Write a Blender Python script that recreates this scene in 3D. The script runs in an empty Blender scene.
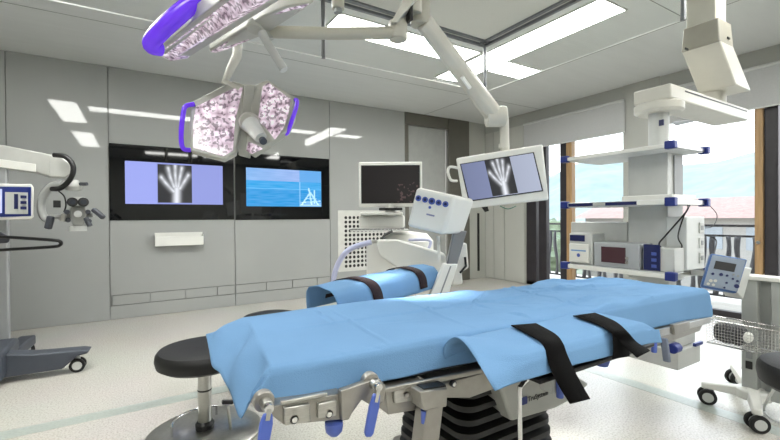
import bpy, bmesh, math, random
from mathutils import Vector as V, Matrix, noise
random.seed(7)
S = bpy.context.scene
COL = S.collection
PI = math.pi

# ------------------------------------------------------------ camera, world, light, exposure
FP, YAW, PITCH, ROLL, CH = 409.94, 0.5524888, 0.0065055, -0.0073310, 1.25
CAMP = V((0, 0, CH))
FW = V((math.sin(YAW)*math.cos(PITCH), math.cos(YAW)*math.cos(PITCH), -math.sin(PITCH)))
_r = V((math.cos(YAW), -math.sin(YAW), 0)); _u = _r.cross(FW)
RT = _r*math.cos(ROLL) + _u*math.sin(ROLL)
UP = -_r*math.sin(ROLL) + _u*math.cos(ROLL)
cd = bpy.data.cameras.new('camera'); cam = bpy.data.objects.new('camera', cd); COL.objects.link(cam)
cd.sensor_width = 36; cd.lens = FP/780*36; cd.clip_start = .02; cd.clip_end = 500
cam.matrix_world = Matrix(((RT.x, UP.x, -FW.x, 0), (RT.y, UP.y, -FW.y, 0), (RT.z, UP.z, -FW.z, CH), (0, 0, 0, 1)))
S.camera = cam

def ray(px, py): return FW + RT*((px-390)/FP) - UP*((py-220)/FP)
def P(px, py, x=None, y=None, z=None):
    """the world point where the sight line of a measured photo point meets a known plane of the room"""
    d = ray(px, py)
    t = x/d.x if x is not None else y/d.y if y is not None else (z-CH)/d.z
    return CAMP + d*t
def D(px, py, dep): return CAMP + ray(px, py)*dep
def onplane(px, py, p0, n):
    d = ray(px, py); return CAMP + d*((p0-CAMP).dot(n)/d.dot(n))

W = bpy.data.worlds.new('sky'); S.world = W; W.use_nodes = True
nt = W.node_tree; bgd = nt.nodes['Background']
tc = nt.nodes.new('ShaderNodeTexCoord'); sep = nt.nodes.new('ShaderNodeSeparateXYZ'); cr = nt.nodes.new('ShaderNodeValToRGB')
nt.links.new(tc.outputs['Generated'], sep.inputs[0]); nt.links.new(sep.outputs['Z'], cr.inputs[0]); nt.links.new(cr.outputs[0], bgd.inputs[0])
cr.color_ramp.elements[0].position = 0; cr.color_ramp.elements[0].color = (1, 1, 1, 1)
cr.color_ramp.elements[1].position = .6; cr.color_ramp.elements[1].color = (.72, .86, 1, 1)
bgd.inputs[1].default_value = 3.2

sd = bpy.data.lights.new('sun', 'SUN'); sun = bpy.data.objects.new('sun', sd); COL.objects.link(sun)
sd.energy = 2.0; sd.angle = .03; sun.rotation_euler = (math.radians(50), 0, math.radians(150))
def area(name, loc, rot, sx, sy, e, col=(1, 1, 1)):
    l = bpy.data.lights.new(name, 'AREA'); o = bpy.data.objects.new(name, l); COL.objects.link(o)
    l.shape = 'RECTANGLE'; l.size = sx; l.size_y = sy; l.energy = e; l.color = col
    o.location = loc; o.rotation_euler = rot
    return l
PANEL_E = 16
S.view_settings.view_transform = 'Standard'; S.view_settings.look = 'None'
S.view_settings.gamma = 1; S.view_settings.use_curve_mapping = False
S.view_settings.exposure = 0.42

# ------------------------------------------------------------ materials
def lin(c):
    if isinstance(c, str): c = [int(c[i:i+2], 16)/255 for i in (0, 2, 4)]
    return tuple((v/12.92 if v <= .04045 else ((v+.055)/1.055)**2.4) for v in c) + (1,)
MATS = {}
def mat(name, c, rough=.45, metal=0, var=.05, scale=8, bump=0, bscale=60, spec=.5, coat=0, emit=None, es=0, stretch=None):
    if name in MATS: return MATS[name]
    m = bpy.data.materials.new(name); m.use_nodes = True; n = m.node_tree; b = n.nodes['Principled BSDF']
    c = lin(c)
    g = n.nodes.new('ShaderNodeNewGeometry')
    mp = n.nodes.new('ShaderNodeMapping'); n.links.new(g.outputs['Position'], mp.inputs[0])
    if stretch: mp.inputs['Scale'].default_value = stretch
    t = n.nodes.new('ShaderNodeTexNoise'); t.inputs['Scale'].default_value = scale; t.inputs['Detail'].default_value = 3
    n.links.new(mp.outputs[0], t.inputs['Vector'])
    r = n.nodes.new('ShaderNodeValToRGB')
    r.color_ramp.elements[0].position = .3; r.color_ramp.elements[1].position = .7
    r.color_ramp.elements[0].color = tuple(v*(1-var) for v in c[:3])+(1,)
    r.color_ramp.elements[1].color = tuple(min(1, v*(1+var)) for v in c[:3])+(1,)
    n.links.new(t.outputs['Fac'], r.inputs[0]); n.links.new(r.outputs[0], b.inputs['Base Color'])
    b.inputs['Roughness'].default_value = rough; b.inputs['Metallic'].default_value = metal
    b.inputs['Specular IOR Level'].default_value = spec; b.inputs['Coat Weight'].default_value = coat
    b.inputs['Coat Roughness'].default_value = .05
    if emit is not None:
        b.inputs['Emission Color'].default_value = lin(emit); b.inputs['Emission Strength'].default_value = es
    if bump:
        t2 = n.nodes.new('ShaderNodeTexNoise'); t2.inputs['Scale'].default_value = bscale
        n.links.new(mp.outputs[0], t2.inputs['Vector'])
        bp = n.nodes.new('ShaderNodeBump'); bp.inputs['Strength'].default_value = bump; bp.inputs['Distance'].default_value = .01
        n.links.new(t2.outputs['Fac'], bp.inputs['Height']); n.links.new(bp.outputs[0], b.inputs['Normal'])
    MATS[name] = m; return m
def glassmat(name, tint=(1, 1, 1), mixf=1.3):
    m = bpy.data.materials.new(name); m.use_nodes = True; n = m.node_tree
    n.nodes.remove(n.nodes['Principled BSDF']); o = n.nodes['Material Output']
    tr = n.nodes.new('ShaderNodeBsdfTransparent'); tr.inputs[0].default_value = tint+(1,)
    gl = n.nodes.new('ShaderNodeBsdfGlossy'); gl.inputs['Roughness'].default_value = .02
    fr = n.nodes.new('ShaderNodeFresnel'); fr.inputs[0].default_value = mixf
    mx = n.nodes.new('ShaderNodeMixShader')
    n.links.new(fr.outputs[0], mx.inputs[0]); n.links.new(tr.outputs[0], mx.inputs[1]); n.links.new(gl.outputs[0], mx.inputs[2])
    n.links.new(mx.outputs[0], o.inputs[0]); return m

WALL = mat('lacquered_glass', 'a4a6a4', .035, 0, .03, 1.2, spec=.42)
WALLP = mat('plain_wall', 'b4b5ae', .35, 0, .03, 2)
CEIL = mat('ceiling_panel', 'd8dad9', .4, 0, .02, 1.5, stretch=(1, 8, 1))
CEILF = mat('laminar_field', 'cfd0cb', .5, 0, .04, 180)
RAILM = mat('grey_aluminium', '84868a', .35, .6, .05)
WHITE = mat('white_plastic', 'e4e4df', .35, 0, .02)
CREAM = mat('cream_enamel', 'c9c7be', .3, 0, .03)
BEIGE = mat('beige_grey_enamel', 'b0ada1', .3, 0, .03)
LGREY = mat('light_grey_plastic', 'c4c6c4', .4, 0, .03)
MGREY = mat('mid_grey_plastic', '8b8e8f', .4, 0, .05)
DGREY = mat('dark_grey_plastic', '3d4048', .45, 0, .08)
BASEM = mat('blue_grey_base', '434852', .45, 0, .08)
BLACK = mat('black_plastic', '101012', .4, 0, .1)
BGLASS = mat('black_glass', '07080b', .04, 0, .05, spec=.5)
LEATHER = mat('black_upholstery', '0b0b0c', .5, 0, .15, 30, bump=.15, bscale=200)
STEEL = mat('brushed_steel', 'b9b8b4', .28, 1, .08, 40, stretch=(1, 1, 12))
STEELD = mat('satin_rail', 'a3a09a', .38, .75, .06, 30)
CHROME = mat('chrome', 'd8d8d8', .1, 1, .02)
BLUEP = mat('blue_plastic', '20307c', .35, 0, .05)
BLUEL = mat('lever_blue', '4f64b4', .35, 0, .05)
NAVY = mat('navy_panel', '161f54', .3, 0, .05)
PURPLE = mat('purple_grip', '6a3ae0', .22, 0, .08, emit='6a30f0', es=.22)  # weak glow put into the colour to brighten the grips; they are no lamps
DRAPE = mat('blue_drape', '7199c2', .85, 0, .05, 3, bump=.25, bscale=350, spec=.15)
DRAPE2 = mat('blue_drape_inner', '8db2dc', .9, 0, .05, 3, spec=.1)
STRAP = mat('black_webbing', '0b0a0b', .85, 0, .2, 120, bump=.4, bscale=500, spec=.12)
STRAPB = mat('brown_webbing', '2f2326', .75, 0, .2, 120, bump=.4, bscale=500, spec=.25)
RUBBER = mat('black_rubber', '0c0c0d', .7, 0, .2, 20)
WOOD = mat('oak_frame', 'a5865f', .5, 0, .18, 6, stretch=(8, 8, .6))
DFRAME = mat('dark_frame', '2e2b2f', .45, 0, .1)
BLIND = mat('roller_blind', 'b5b6b6', .8, 0, .03, 60)
BROWNG = mat('bronze_portal', '6c6a62', .3, .3, .08, 1.5)
DOORM = mat('grey_door', 'a4a6a3', .25, 0, .04)
LAMP = mat('lamp_diffuser', 'ffffff', .5, 0, 0, emit='fffffa', es=PANEL_E)
LAMPF = mat('lamp_frame', 'd9dad6', .3, 0, .02)
EDGEW = mat('bright_edge', 'f4f6f4', .3, 0, 0)
GLASS = glassmat('window_glass')
SKIRT = glassmat('skirt_glass', (.99, .995, .99), 1.12)

def floor_material():
    m = bpy.data.materials.new('speckled_vinyl'); m.use_nodes = True; n = m.node_tree; b = n.nodes['Principled BSDF']
    g = n.nodes.new('ShaderNodeNewGeometry')
    v = n.nodes.new('ShaderNodeTexNoise'); v.inputs['Scale'].default_value = 95; v.inputs['Detail'].default_value = 4
    n.links.new(g.outputs['Position'], v.inputs['Vector'])
    r = n.nodes.new('ShaderNodeValToRGB'); e = r.color_ramp.elements
    e[0].position = .36; e[0].color = lin('b3afa6'); e[1].position = .6; e[1].color = lin('d0cdc7')
    k = e.new(.46); k.color = lin('c5c2ba')
    n.links.new(v.outputs['Fac'], r.inputs[0])
    v2 = n.nodes.new('ShaderNodeTexNoise'); v2.inputs['Scale'].default_value = 1.3
    n.links.new(g.outputs['Position'], v2.inputs['Vector'])
    mx = n.nodes.new('ShaderNodeMixRGB'); mx.blend_type = 'MULTIPLY'; mx.inputs[0].default_value = .12
    n.links.new(r.outputs[0], mx.inputs[1]); n.links.new(v2.outputs['Color'], mx.inputs[2])
    n.links.new(mx.outputs[0], b.inputs['Base Color'])
    b.inputs['Roughness'].default_value = .26; b.inputs['Specular IOR Level'].default_value = .5
    return m
FLOOR = floor_material()
STRIP = mat('green_grey_strip', 'aab2ac', .3, 0, .1, 60)

def lens_material(name, scale):
    m = bpy.data.materials.new(name); m.use_nodes = True; n = m.node_tree; b = n.nodes['Principled BSDF']
    g = n.nodes.new('ShaderNodeTexCoord')
    v = n.nodes.new('ShaderNodeTexVoronoi'); v.inputs['Scale'].default_value = scale; v.inputs['Randomness'].default_value = .6
    n.links.new(g.outputs['Object'], v.inputs['Vector'])
    r = n.nodes.new('ShaderNodeValToRGB'); e = r.color_ramp.elements
    e[0].position = .12; e[0].color = lin('fffaff'); e[1].position = .75; e[1].color = lin('a894a2')
    n.links.new(v.outputs['Distance'], r.inputs[0])
    w = n.nodes.new('ShaderNodeTexNoise'); w.inputs['Scale'].default_value = scale*2.3; w.inputs['Detail'].default_value = 1
    n.links.new(g.outputs['Object'], w.inputs['Vector'])
    r2 = n.nodes.new('ShaderNodeValToRGB'); r2.color_ramp.elements[0].position = .40; r2.color_ramp.elements[0].color = lin('6e5868')
    r2.color_ramp.elements[1].position = .5; r2.color_ramp.elements[1].color = (1, .93, .98, 1)
    n.links.new(w.outputs['Fac'], r2.inputs[0])
    mx = n.nodes.new('ShaderNodeMixRGB'); mx.blend_type = 'MULTIPLY'; mx.inputs[0].default_value = .75
    n.links.new(r.outputs[0], mx.inputs[1]); n.links.new(r2.outputs[0], mx.inputs[2])
    n.links.new(mx.outputs[0], b.inputs['Base Color']); n.links.new(mx.outputs[0], b.inputs['Emission Color'])
    b.inputs['Emission Strength'].default_value = .45; b.inputs['Roughness'].default_value = .15
    return m
LENS = lens_material('lens_cells', 21)

def screen_material(name, es=1.0):
    m = bpy.data.materials.new(name); m.use_nodes = True; n = m.node_tree; b = n.nodes['Principled BSDF']
    a = n.nodes.new('ShaderNodeVertexColor'); a.layer_name = 'picture'
    n.links.new(a.outputs[0], b.inputs['Emission Color']); b.inputs['Emission Strength'].default_value = es
    b.inputs['Base Color'].default_value = (.01, .01, .012, 1); b.inputs['Roughness'].default_value = .08
    b.inputs['Specular IOR Level'].default_value = .3
    return m
SCREEN = screen_material('lit_screen', .9)

# ------------------------------------------------------------ mesh helpers
def perp(d):
    d = d.normalized(); a = V((0, 0, 1)) if abs(d.z) < .9 else V((1, 0, 0))
    u = d.cross(a).normalized(); return u, d.cross(u).normalized()
class MB:
    def __init__(s): s.b = bmesh.new()
    def face(s, pts, mi=0):
        f = s.b.faces.new([s.b.verts.new(p) for p in pts]); f.material_index = mi; return s
    def hexa(s, p, mi=0):          # 8 points: bottom 4 then top 4
        v = [s.b.verts.new(q) for q in p]
        for f in ((3, 2, 1, 0), (4, 5, 6, 7), (0, 1, 5, 4), (1, 2, 6, 5), (2, 3, 7, 6), (3, 0, 4, 7)):
            s.b.faces.new([v[i] for i in f]).material_index = mi
        return s
    def box(s, x0, x1, y0, y1, z0, z1, mi=0):
        return s.hexa([(x0, y0, z0), (x1, y0, z0), (x1, y1, z0), (x0, y1, z0), (x0, y0, z1), (x1, y0, z1), (x1, y1, z1), (x0, y1, z1)], mi)
    def obox(s, c, ax, ay, az, mi=0):   # centre and three half-axis vectors
        c = V(c); ax = V(ax); ay = V(ay); az = V(az)
        return s.hexa([c-ax-ay-az, c+ax-ay-az, c+ax+ay-az, c-ax+ay-az, c-ax-ay+az, c+ax-ay+az, c+ax+ay+az, c-ax+ay+az], mi)
    def bar(s, a, b, w, h, up=(0, 0, 1), mi=0):
        a = V(a); b = V(b); d = (b-a); L = d.length; d.normalize(); u = V(up); sd = d.cross(u).normalized(); u = sd.cross(d)
        return s.obox((a+b)/2, d*L/2, sd*w/2, u*h/2, mi)
    def prism(s, pts, vec, mi=0):
        vec = V(vec); pts = [V(p) for p in pts]; n = len(pts)
        a = [s.b.verts.new(p) for p in pts]; c = [s.b.verts.new(p+vec) for p in pts]
        s.b.faces.new(a).material_index = mi; s.b.faces.new(c[::-1]).material_index = mi
        for i in range(n): s.b.faces.new([a[i], c[i], c[(i+1) % n], a[(i+1) % n]]).material_index = mi
        return s
    def tube(s, pts, r, seg=10, mi=0, closed=False):
        pts = [V(p) for p in pts]; n = len(pts); rr = r if isinstance(r, (list, tuple)) else [r]*n
        rings = []; u = None
        for i, p in enumerate(pts):
            if closed: d = pts[(i+1) % n]-pts[i-1]
            else: d = pts[min(i+1, n-1)]-pts[max(i-1, 0)]
            d.normalize()
            if u is None: u, w = perp(d)
            else:
                u = (u-d*u.dot(d)).normalized(); w = d.cross(u)
            rings.append([s.b.verts.new(p+(u*math.cos(2*PI*k/seg)+w*math.sin(2*PI*k/seg))*rr[i]) for k in range(seg)])
        m = n if closed else n-1
        for i in range(m):
            a, c = rings[i], rings[(i+1) % n]
            for k in range(seg): s.b.faces.new([a[k], a[(k+1) % seg], c[(k+1) % seg], c[k]]).material_index = mi
        if not closed:
            s.b.faces.new(rings[0][::-1]).material_index = mi; s.b.faces.new(rings[-1]).material_index = mi
        return s
    def cyl(s, a, b, r, r2=None, seg=20, mi=0): return s.tube([a, b], [r, r if r2 is None else r2], seg, mi)
    def lathe(s, c, prof, seg=32, axis=None, mi=0):   # prof (r, h) up the axis
        c = V(c); ax = V(axis or (0, 0, 1)).normalized(); u, w = perp(ax); rings = []
        for r, h in prof:
            if r < 1e-5: rings.append([s.b.verts.new(c+ax*h)])
            else: rings.append([s.b.verts.new(c+ax*h+(u*math.cos(2*PI*k/seg)+w*math.sin(2*PI*k/seg))*r) for k in range(seg)])
        for a, b in zip(rings, rings[1:]):
            for k in range(seg):
                k2 = (k+1) % seg
                q = [a[0]] if len(a) == 1 else [a[k], a[k2]]
                q += [b[0]] if len(b) == 1 else [b[k2], b[k]]
                if len(q) > 2: s.b.faces.new(q).material_index = mi
        return s
    def grid(s, rows, mi=0, skip=None):
        g = [[s.b.verts.new(p) for p in r] for r in rows]
        for i in range(len(g)-1):
            for j in range(len(g[0])-1):
                if skip and skip(i, j): continue
                s.b.faces.new([g[i][j], g[i][j+1], g[i+1][j+1], g[i+1][j]]).material_index = mi
        return s
    def build(s, name, m, parent=None, bevel=0, smooth=None, solid=0, seg=2, kind=None, sub=0):
        b = s.b; bmesh.ops.recalc_face_normals(b, faces=b.faces)
        root = parent
        while root is not None and root.parent is not None: root = root.parent
        me = bpy.data.meshes.new(name)
        if root is not None:
            M = (Matrix.Translation(root.location) @ root.rotation_euler.to_matrix().to_4x4()).inverted()
            b.transform(M); b.to_mesh(me); o = bpy.data.objects.new(name, me); o.parent = parent
        else:
            xs = [v.co for v in b.verts]
            lo = V([min(v[i] for v in xs) for i in range(3)]); hi = V([max(v[i] for v in xs) for i in range(3)])
            c = V(((lo.x+hi.x)/2, (lo.y+hi.y)/2, lo.z)); b.transform(Matrix.Translation(-c)); b.to_mesh(me)
            o = bpy.data.objects.new(name, me); o.location = c
        b.free(); COL.objects.link(o)
        for mm in (m if isinstance(m, (list, tuple)) else [m]): me.materials.append(mm)
        if smooth is None or smooth:
            for p in me.polygons: p.use_smooth = True
            me.set_sharp_from_angle(angle=math.radians(smooth or 35))
        if solid:
            md = o.modifiers.new('thickness', 'SOLIDIFY'); md.thickness = solid; md.offset = -1
        if sub:
            md = o.modifiers.new('subdivision', 'SUBSURF'); md.levels = md.render_levels = sub
        if bevel:
            md = o.modifiers.new('bevel', 'BEVEL'); md.width = bevel; md.segments = seg; md.limit_method = 'ANGLE'; md.angle_limit = math.radians(40)
        if kind: o['kind'] = kind
        return o
def tag(o, label=None, cat=None, group=None, kind=None):
    if label: o['label'] = label
    if cat: o['category'] = cat
    if group: o['group'] = group
    if kind: o['kind'] = kind
    return o
def empty(name, loc, label, cat, group=None, rz=0):
    o = bpy.data.objects.new(name, None); COL.objects.link(o); o.location = V(loc); o.rotation_euler = (0, 0, rz); o.empty_display_size = .1
    return tag(o, label, cat, group)
def copy_tree(o, parent=None):
    c = o.copy(); COL.objects.link(c); c.parent = parent
    for ch in [x for x in bpy.data.objects if x.parent == o]: copy_tree(ch, c)
    return c
def struct(name, mb, m, **k): return mb.build(name, m, kind='structure', **k)
def smoothpath(pts, n=8):
    pts = [V(p) for p in pts]; out = []
    for i in range(len(pts)-1):
        p0 = pts[max(i-1, 0)]; p1 = pts[i]; p2 = pts[i+1]; p3 = pts[min(i+2, len(pts)-1)]
        for k in range(n):
            t = k/n
            out.append(.5*((2*p1)+(p2-p0)*t+(2*p0-5*p1+4*p2-p3)*t*t+(3*p1-p0-3*p2+p3)*t**3))
    out.append(pts[-1]); return out
def text_mesh(name, body, size, m, parent, origin, xdir, ydir, depth=.0006):
    cu = bpy.data.curves.new(name, 'FONT'); cu.body = body; cu.size = size; cu.extrude = depth; cu.align_x = 'LEFT'
    t = bpy.data.objects.new(name, cu); COL.objects.link(t); bpy.context.view_layer.update()
    me = bpy.data.meshes.new_from_object(t.evaluated_get(bpy.context.evaluated_depsgraph_get()))
    bpy.data.objects.remove(t)
    b = bmesh.new(); b.from_mesh(me); x = V(xdir).normalized(); y = V(ydir).normalized(); z = x.cross(y)
    o = V(origin)
    b.transform(Matrix(((x.x, y.x, z.x, o.x), (x.y, y.y, z.y, o.y), (x.z, y.z, z.z, o.z), (0, 0, 0, 1))))
    mb = MB(); mb.b.free(); mb.b = b
    return mb.build(name, m, parent)

# ------------------------------------------------------------ room shell
YB, XR, H = 6.15, 6.10, 3.147
XL, YN = -3.2, -2.6
struct('floor', MB().box(XL-.2, XR+.15, YN-.2, YB+1.0, -.12, 0), FLOOR)
struct('ceiling', MB().box(XL-.2, XR+.3, YN-.2, YB+1.0, H, H+.12), CEIL)
# back wall of lacquered glass panels with thin joints
mb = MB()
xs = [XL, -1.238, -.295, 1.185, 2.655, 4.12]
zs = [0, H]
mb.box(XL, 4.12, YB+.03, YB+.15, 0, H, 1)
for i in range(5):
    for z0, z1 in (((0, .172), (.303, H)) if i in (2, 3) else ((0, H),)):
        mb.box(xs[i]+.004, xs[i+1]-.004, YB, YB+.03, z0+.002, z1-.003)
for a, b in ((-.27, .13), (.14, .54), (.55, .94), (.95, 1.175), (1.195, 1.62), (1.63, 2.02), (2.03, 2.42), (2.43, 2.645)):
    mb.box(a, b, YB+.004, YB+.03, .178, .297)
struct('wall_back', mb, [WALL, mat('joint', '999b98', .6)], bevel=.002)
# alcove with the door
mb = MB()
mb.box(4.12, 5.12, YB-.02, YB+.1, 2.93, H); mb.box(5.12, 5.64, YB-.03, YB+.1, 0, H); mb.box(4.12, 4.20, YB, YB+.1, 0, 2.93)
struct('trim_1', mb, BROWNG, bevel=.004)
dr = struct('door_1', MB().box(4.2, 5.09, YB+.05, YB+.1, .01, 2.93), DOORM, bevel=.003)
hd = MB().tube([(5.02, YB+.05, 1.3), (5.02, YB+.0, 1.3), (5.02, YB+.0, 1.0), (5.02, YB+.05, 1.0)], .012); hd.build('door_handle', STEEL, dr)
struct('door_2', MB().box(5.64, XR, YB+.0, YB+.1, 0, H), WALLP, bevel=.003)
sl = MB().box(5.87, 5.92, YB-.012, YB-.0, .15, 1.32); sl.build('pull_slot', BLACK, bpy.data.objects['door_2'])
struct('wall_left', MB().box(XL-.15, XL, YN, YB+.15, 0, H), WALLP)
struct('wall_near', MB().box(XL-.15, XR+.15, YN-.15, YN, 0, H), WALLP)
# window wall: pillar, lintel, corner panel
mb = MB()
mb.box(XR, XR+.22, 5.13, YB+.1, 0, H)
mb.box(XR, XR+.22, 3.33, 5.13, 2.96, H); mb.box(XR, XR+.22, -1.2, 2.83, 2.96, H)
mb.box(XR-.02, XR+.22, 2.83, 3.33, 0, H)
mb.box(XR, XR+.22, YN, -1.2, 0, H)
struct('wall_right', mb, mat('window_wall', 'a3a49e', .35, 0, .03, 2), bevel=.003)
mb = MB(); mb.box(XR-.012, XR-.001, 5.16, 5.62, .02, 2.94); mb.box(XR-.012, XR-.001, 5.64, 5.9, .02, 2.94); mb.box(XR-.012, XR-.001, 5.92, 6.13, .02, 2.94)
struct('trim_2', mb, mat('corner_panels', 'bdbeb8', .2, 0, .03, 2), bevel=.002)
# window_1 (y 3.33..5.13) and window_2 (2.83 .. -1.2)
def window(n, dark, wood, y0, y1):
    mb = MB()
    for a, b in dark: mb.box(XR+.03, XR+.12, a, b, 0, 2.96)
    mb.box(XR+.03, XR+.12, y0, y1, 0, .07); mb.box(XR+.03, XR+.12, y0, y1, 2.9, 2.96)
    w = struct('window_%d' % n, mb, DFRAME, bevel=.004)
    mb = MB()
    for a, b in wood: mb.box(XR+.0, XR+.10, a, b, 0, 2.96)
    mb.build('wooden_post', WOOD, w, bevel=.004)
    MB().box(XR+.085, XR+.095, y0, y1, .07, 2.9).build('glass_pane', GLASS, w, smooth=0)
    return w
window(1, [(4.92, 5.13), (4.70, 4.86), (4.29, 4.42)], [(4.18, 4.28)], 3.33, 5.13)
w2 = window(2, [(1.63, 1.75), (-.1, 0), (-1.2, -1.1)], [(1.755, 1.83), (.01, .09)], -1.2, 2.83)
MB().cyl((XR-.005, 1.79, .93), (XR-.03, 1.79, .93), .02).build('round_lock', CHROME, w2)
# roller blinds
for y0, y1, lab in ((3.29, 5.12, 'grey roller blind half down over the window beside the corner'), (1.05, 2.86, 'grey roller blind over the window behind the ceiling pendant')):
    b = empty('roller_blind', (XR-.04, (y0+y1)/2, 2.45), lab, 'blind', 'roller blinds on the windows')
    MB().box(XR-.045, XR-.04, y0, y1, 2.475, 2.95).build('blind_fabric', BLIND, b)
    MB().cyl((XR-.042, y0, 2.47), (XR-.042, y1, 2.47), .009).build('bottom_bar', LGREY, b)
    MB().cyl((XR-.05, y0, 2.93), (XR-.05, y1, 2.93), .02).build('roller', LGREY, b)

# ceiling: laminar field, rails, seams
FX0, FX1, FY0, FY1 = -.63, 3.27, -.55, 3.29
struct('trim_3', MB().box(FX0, FX1, FY0, FY1, H-.012, H-.001), CEILF)
mb = MB()
for a, b, c, d in ((FX0-.02, FX1+.02, FY1-.02, FY1+.02), (FX0-.02, FX1+.02, FY0-.02, FY0+.02), (FX0-.02, FX0+.02, FY0, FY1), (FX1-.02, FX1+.02, FY0, FY1)):
    mb.box(a, b, c, d, H-.035, H)
mb.box(FX0, FX1, FY1-.10, FY1-.06, H-.028, H); mb.box(FX1-.10, FX1-.06, FY0, FY1, H-.028, H)
struct('trim_4', mb, RAILM, bevel=.003)
mb = MB()
for y in (2.45, ): pass
for x in (-1.9, 4.55): mb.box(x-.003, x+.003, YN, YB, H-.002, H+.001)
for y in (-1.5, 4.8): mb.box(XL, XR, y-.003, y+.003, H-.002, H+.001)
mb.box(FX1+.05, 4.55, 1.87, 1.876, H-.002, H+.001)
struct('trim_5', mb, mat('seam', '7d7f7b', .5))
# inlaid strips in the floor around the operating area
mb = MB()
mb.box(-2.2, 3.22, 3.14, 3.26, -.001, .0012); mb.box(3.07, 3.19, -1.0, 3.14, -.001, .0012)
struct('trim_6', mb, STRIP)

# hanging glass skirts around the laminar field, one per side bay, with posts
def skirt(p, q, posts, label):
    p = V(p); q = V(q)
    s = empty('glass_skirt', ((p+q)/2).to_tuple()[:2]+(2.62,), label, 'glass screen', 'glass skirts hanging from the ceiling field')
    MB().bar(p+V((0, 0, 2.87)), q+V((0, 0, 2.87)), .006, .49).build('glass_panel', SKIRT, s, smooth=0)
    MB().bar(p+V((0, 0, 2.622)), q+V((0, 0, 2.622)), .008, .008).build('edge_strip', EDGEW, s)
    for t in posts: MB().cyl(t+(2.615,), t+(H-.03,), .017, seg=12).build('hanger_post', RAILM, s)
skirt((FX0, FY1, 0), (1.36, FY1, 0), [(1.37, FY1)], 'left bay of clear glass skirt facing the screen wall')
skirt((1.38, FY1, 0), (FX1, FY1, 0), [(FX1, FY1)], 'right bay of clear glass skirt behind the monitor arm')
skirt((FX1, FY1-.02, 0), (FX1, 1.38, 0), [(FX1, 1.37)], 'clear glass skirt bay on the window side of the ceiling field')

# ceiling lamps
def ceil_lamp(x0, x1, y0, y1, label):
    l = empty('ceiling_light', ((x0+x1)/2, (y0+y1)/2, H-.02), label, 'ceiling light', 'recessed ceiling light panels')
    mb = MB()
    for a, b, c, d in ((x0, x1, y0, y0+.015), (x0, x1, y1-.015, y1), (x0, x0+.015, y0, y1), (x1-.015, x1, y0, y1)): mb.box(a, b, c, d, H-.012, H-.0005)
    mb.build('lamp_frame', LAMPF, l)
    MB().box(x0+.015, x1-.015, y0+.015, y1-.015, H-.009, H-.002).build('diffuser', LAMP, l)
ceil_lamp(1.60, 3.39, 3.46, 3.86, 'long bright ceiling panel lying across, above the white monitor arm')
ceil_lamp(3.44, 3.85, 2.06, 4.40, 'long bright ceiling panel running towards the camera beside the glass corner post')
ceil_lamp(3.87, 4.50, 3.50, 3.87, 'short bright ceiling panel right of the glass corner post')
ceil_lamp(-.70, .92, 3.48, 3.88, 'ceiling panel above the left screen, mirrored as a stripe in the wall')
ceil_lamp(-1.20, -.80, 2.32, 4.05, 'ceiling panel at the far left, mirrored as a patch in the wall')
ceil_lamp(3.44, 3.85, -.8, 1.3, 'ceiling panel at the near end of the window side')
ceil_lamp(-1.20, -.80, -.8, 1.3, 'ceiling panel at the near end of the left side')
ceil_lamp(.2, 2.6, -1.5, -1.0, 'unseen fill panel added behind the camera to brighten the room')  # added fill light, out of view behind the camera, to lift the room

# ------------------------------------------------------------ outside
struct('balcony', MB().box(XR+.22, 8.2, -4, 9, -.15, -.03), mat('terrace', 'a39e94', .7, 0, .08))
rl = empty('balcony_railing', (7.3, 3, -.03), 'dark balcony railing with wavy uprights outside the windows', 'railing')
MB().box(7.27, 7.33, -3, 8.5, 1.075, 1.11).build('handrail', DFRAME, rl)
MB().box(7.285, 7.315, -3, 8.5, .93, .96).build('rail_bar', DFRAME, rl)
MB().box(7.285, 7.315, -3, 8.5, .05, .08).build('rail_bar', DFRAME, rl)
k = 0; y = 1.3
while y < 7.6:
    ph = k*2.1; mb = MB()
    L = []; R_ = []
    for i in range(13):
        z = .07+.87*i/12; o = .03*math.sin(z*6+PI*(k % 2)); w = .030+.006*math.sin(z*9+ph*1.7)
        L.append((7.29, y+o-w, z)); R_.append((7.29, y+o+w, z))
    mb.grid([L, R_]); ob = mb.build('baluster', mat('baluster_paint', '48484c', .5), rl, solid=.02)
    k += 1; y += .15
def tree(x, y, z, r, label):
    t = empty('tree', (x, y, z-r*1.6), label, 'tree', 'trees beyond the balcony')
    mb = MB(); mb.cyl((x, y, z-r*1.6), (x, y, z), r*.1); mb.build('trunk', mat('bark', '6a5d4c', .9), t)
    b = bmesh.new(); bmesh.ops.create_icosphere(b, subdivisions=4, radius=r)
    for v in b.verts:
        n = v.co.normalized(); v.co = n*r*(1+.35*noise.noise(n*2.3+V((x, y, 0)))+.18*noise.noise(n*8)) + V((x, y, z))
    mb = MB(); mb.b.free(); mb.b = b; mb.build('crown', mat('foliage', '6c7862', .9, 0, .3, 3, bump=1, bscale=6), t)
mb = MB(); rows = []
for i in range(30):
    r = []
    for j in range(60):
        X = 45+i*6; Yy = -20+j*3.2
        zz = -9 + 2.5*noise.noise(V((X*.03, Yy*.05, 0))) + max(0, (X-60))*.24*(1+.5*noise.noise(V((X*.015, Yy*.02, 3)))) 
        if i == 29: zz -= 10
        r.append((X, Yy, zz))
    rows.append(r)
struct('hills', mb.grid(rows), mat('hill_haze_green', '768584', .95, 0, .12, .2))
struct('ground', MB().box(8.3, 60, -40, 120, -6, -5.6), mat('field', '666e5c', .95, 0, .2, .5))
for a in ((22, 16.5, -.8, 1.7, 'bushy green tree seen between the shelves through the left window'), (25, 21.5, -.8, 1.8, 'pale green tree left of the wooden window post'), (29, 28.5, -.3, 2.0, 'leafy tree seen through the window beside the corner')):
    tree(*a)
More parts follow.
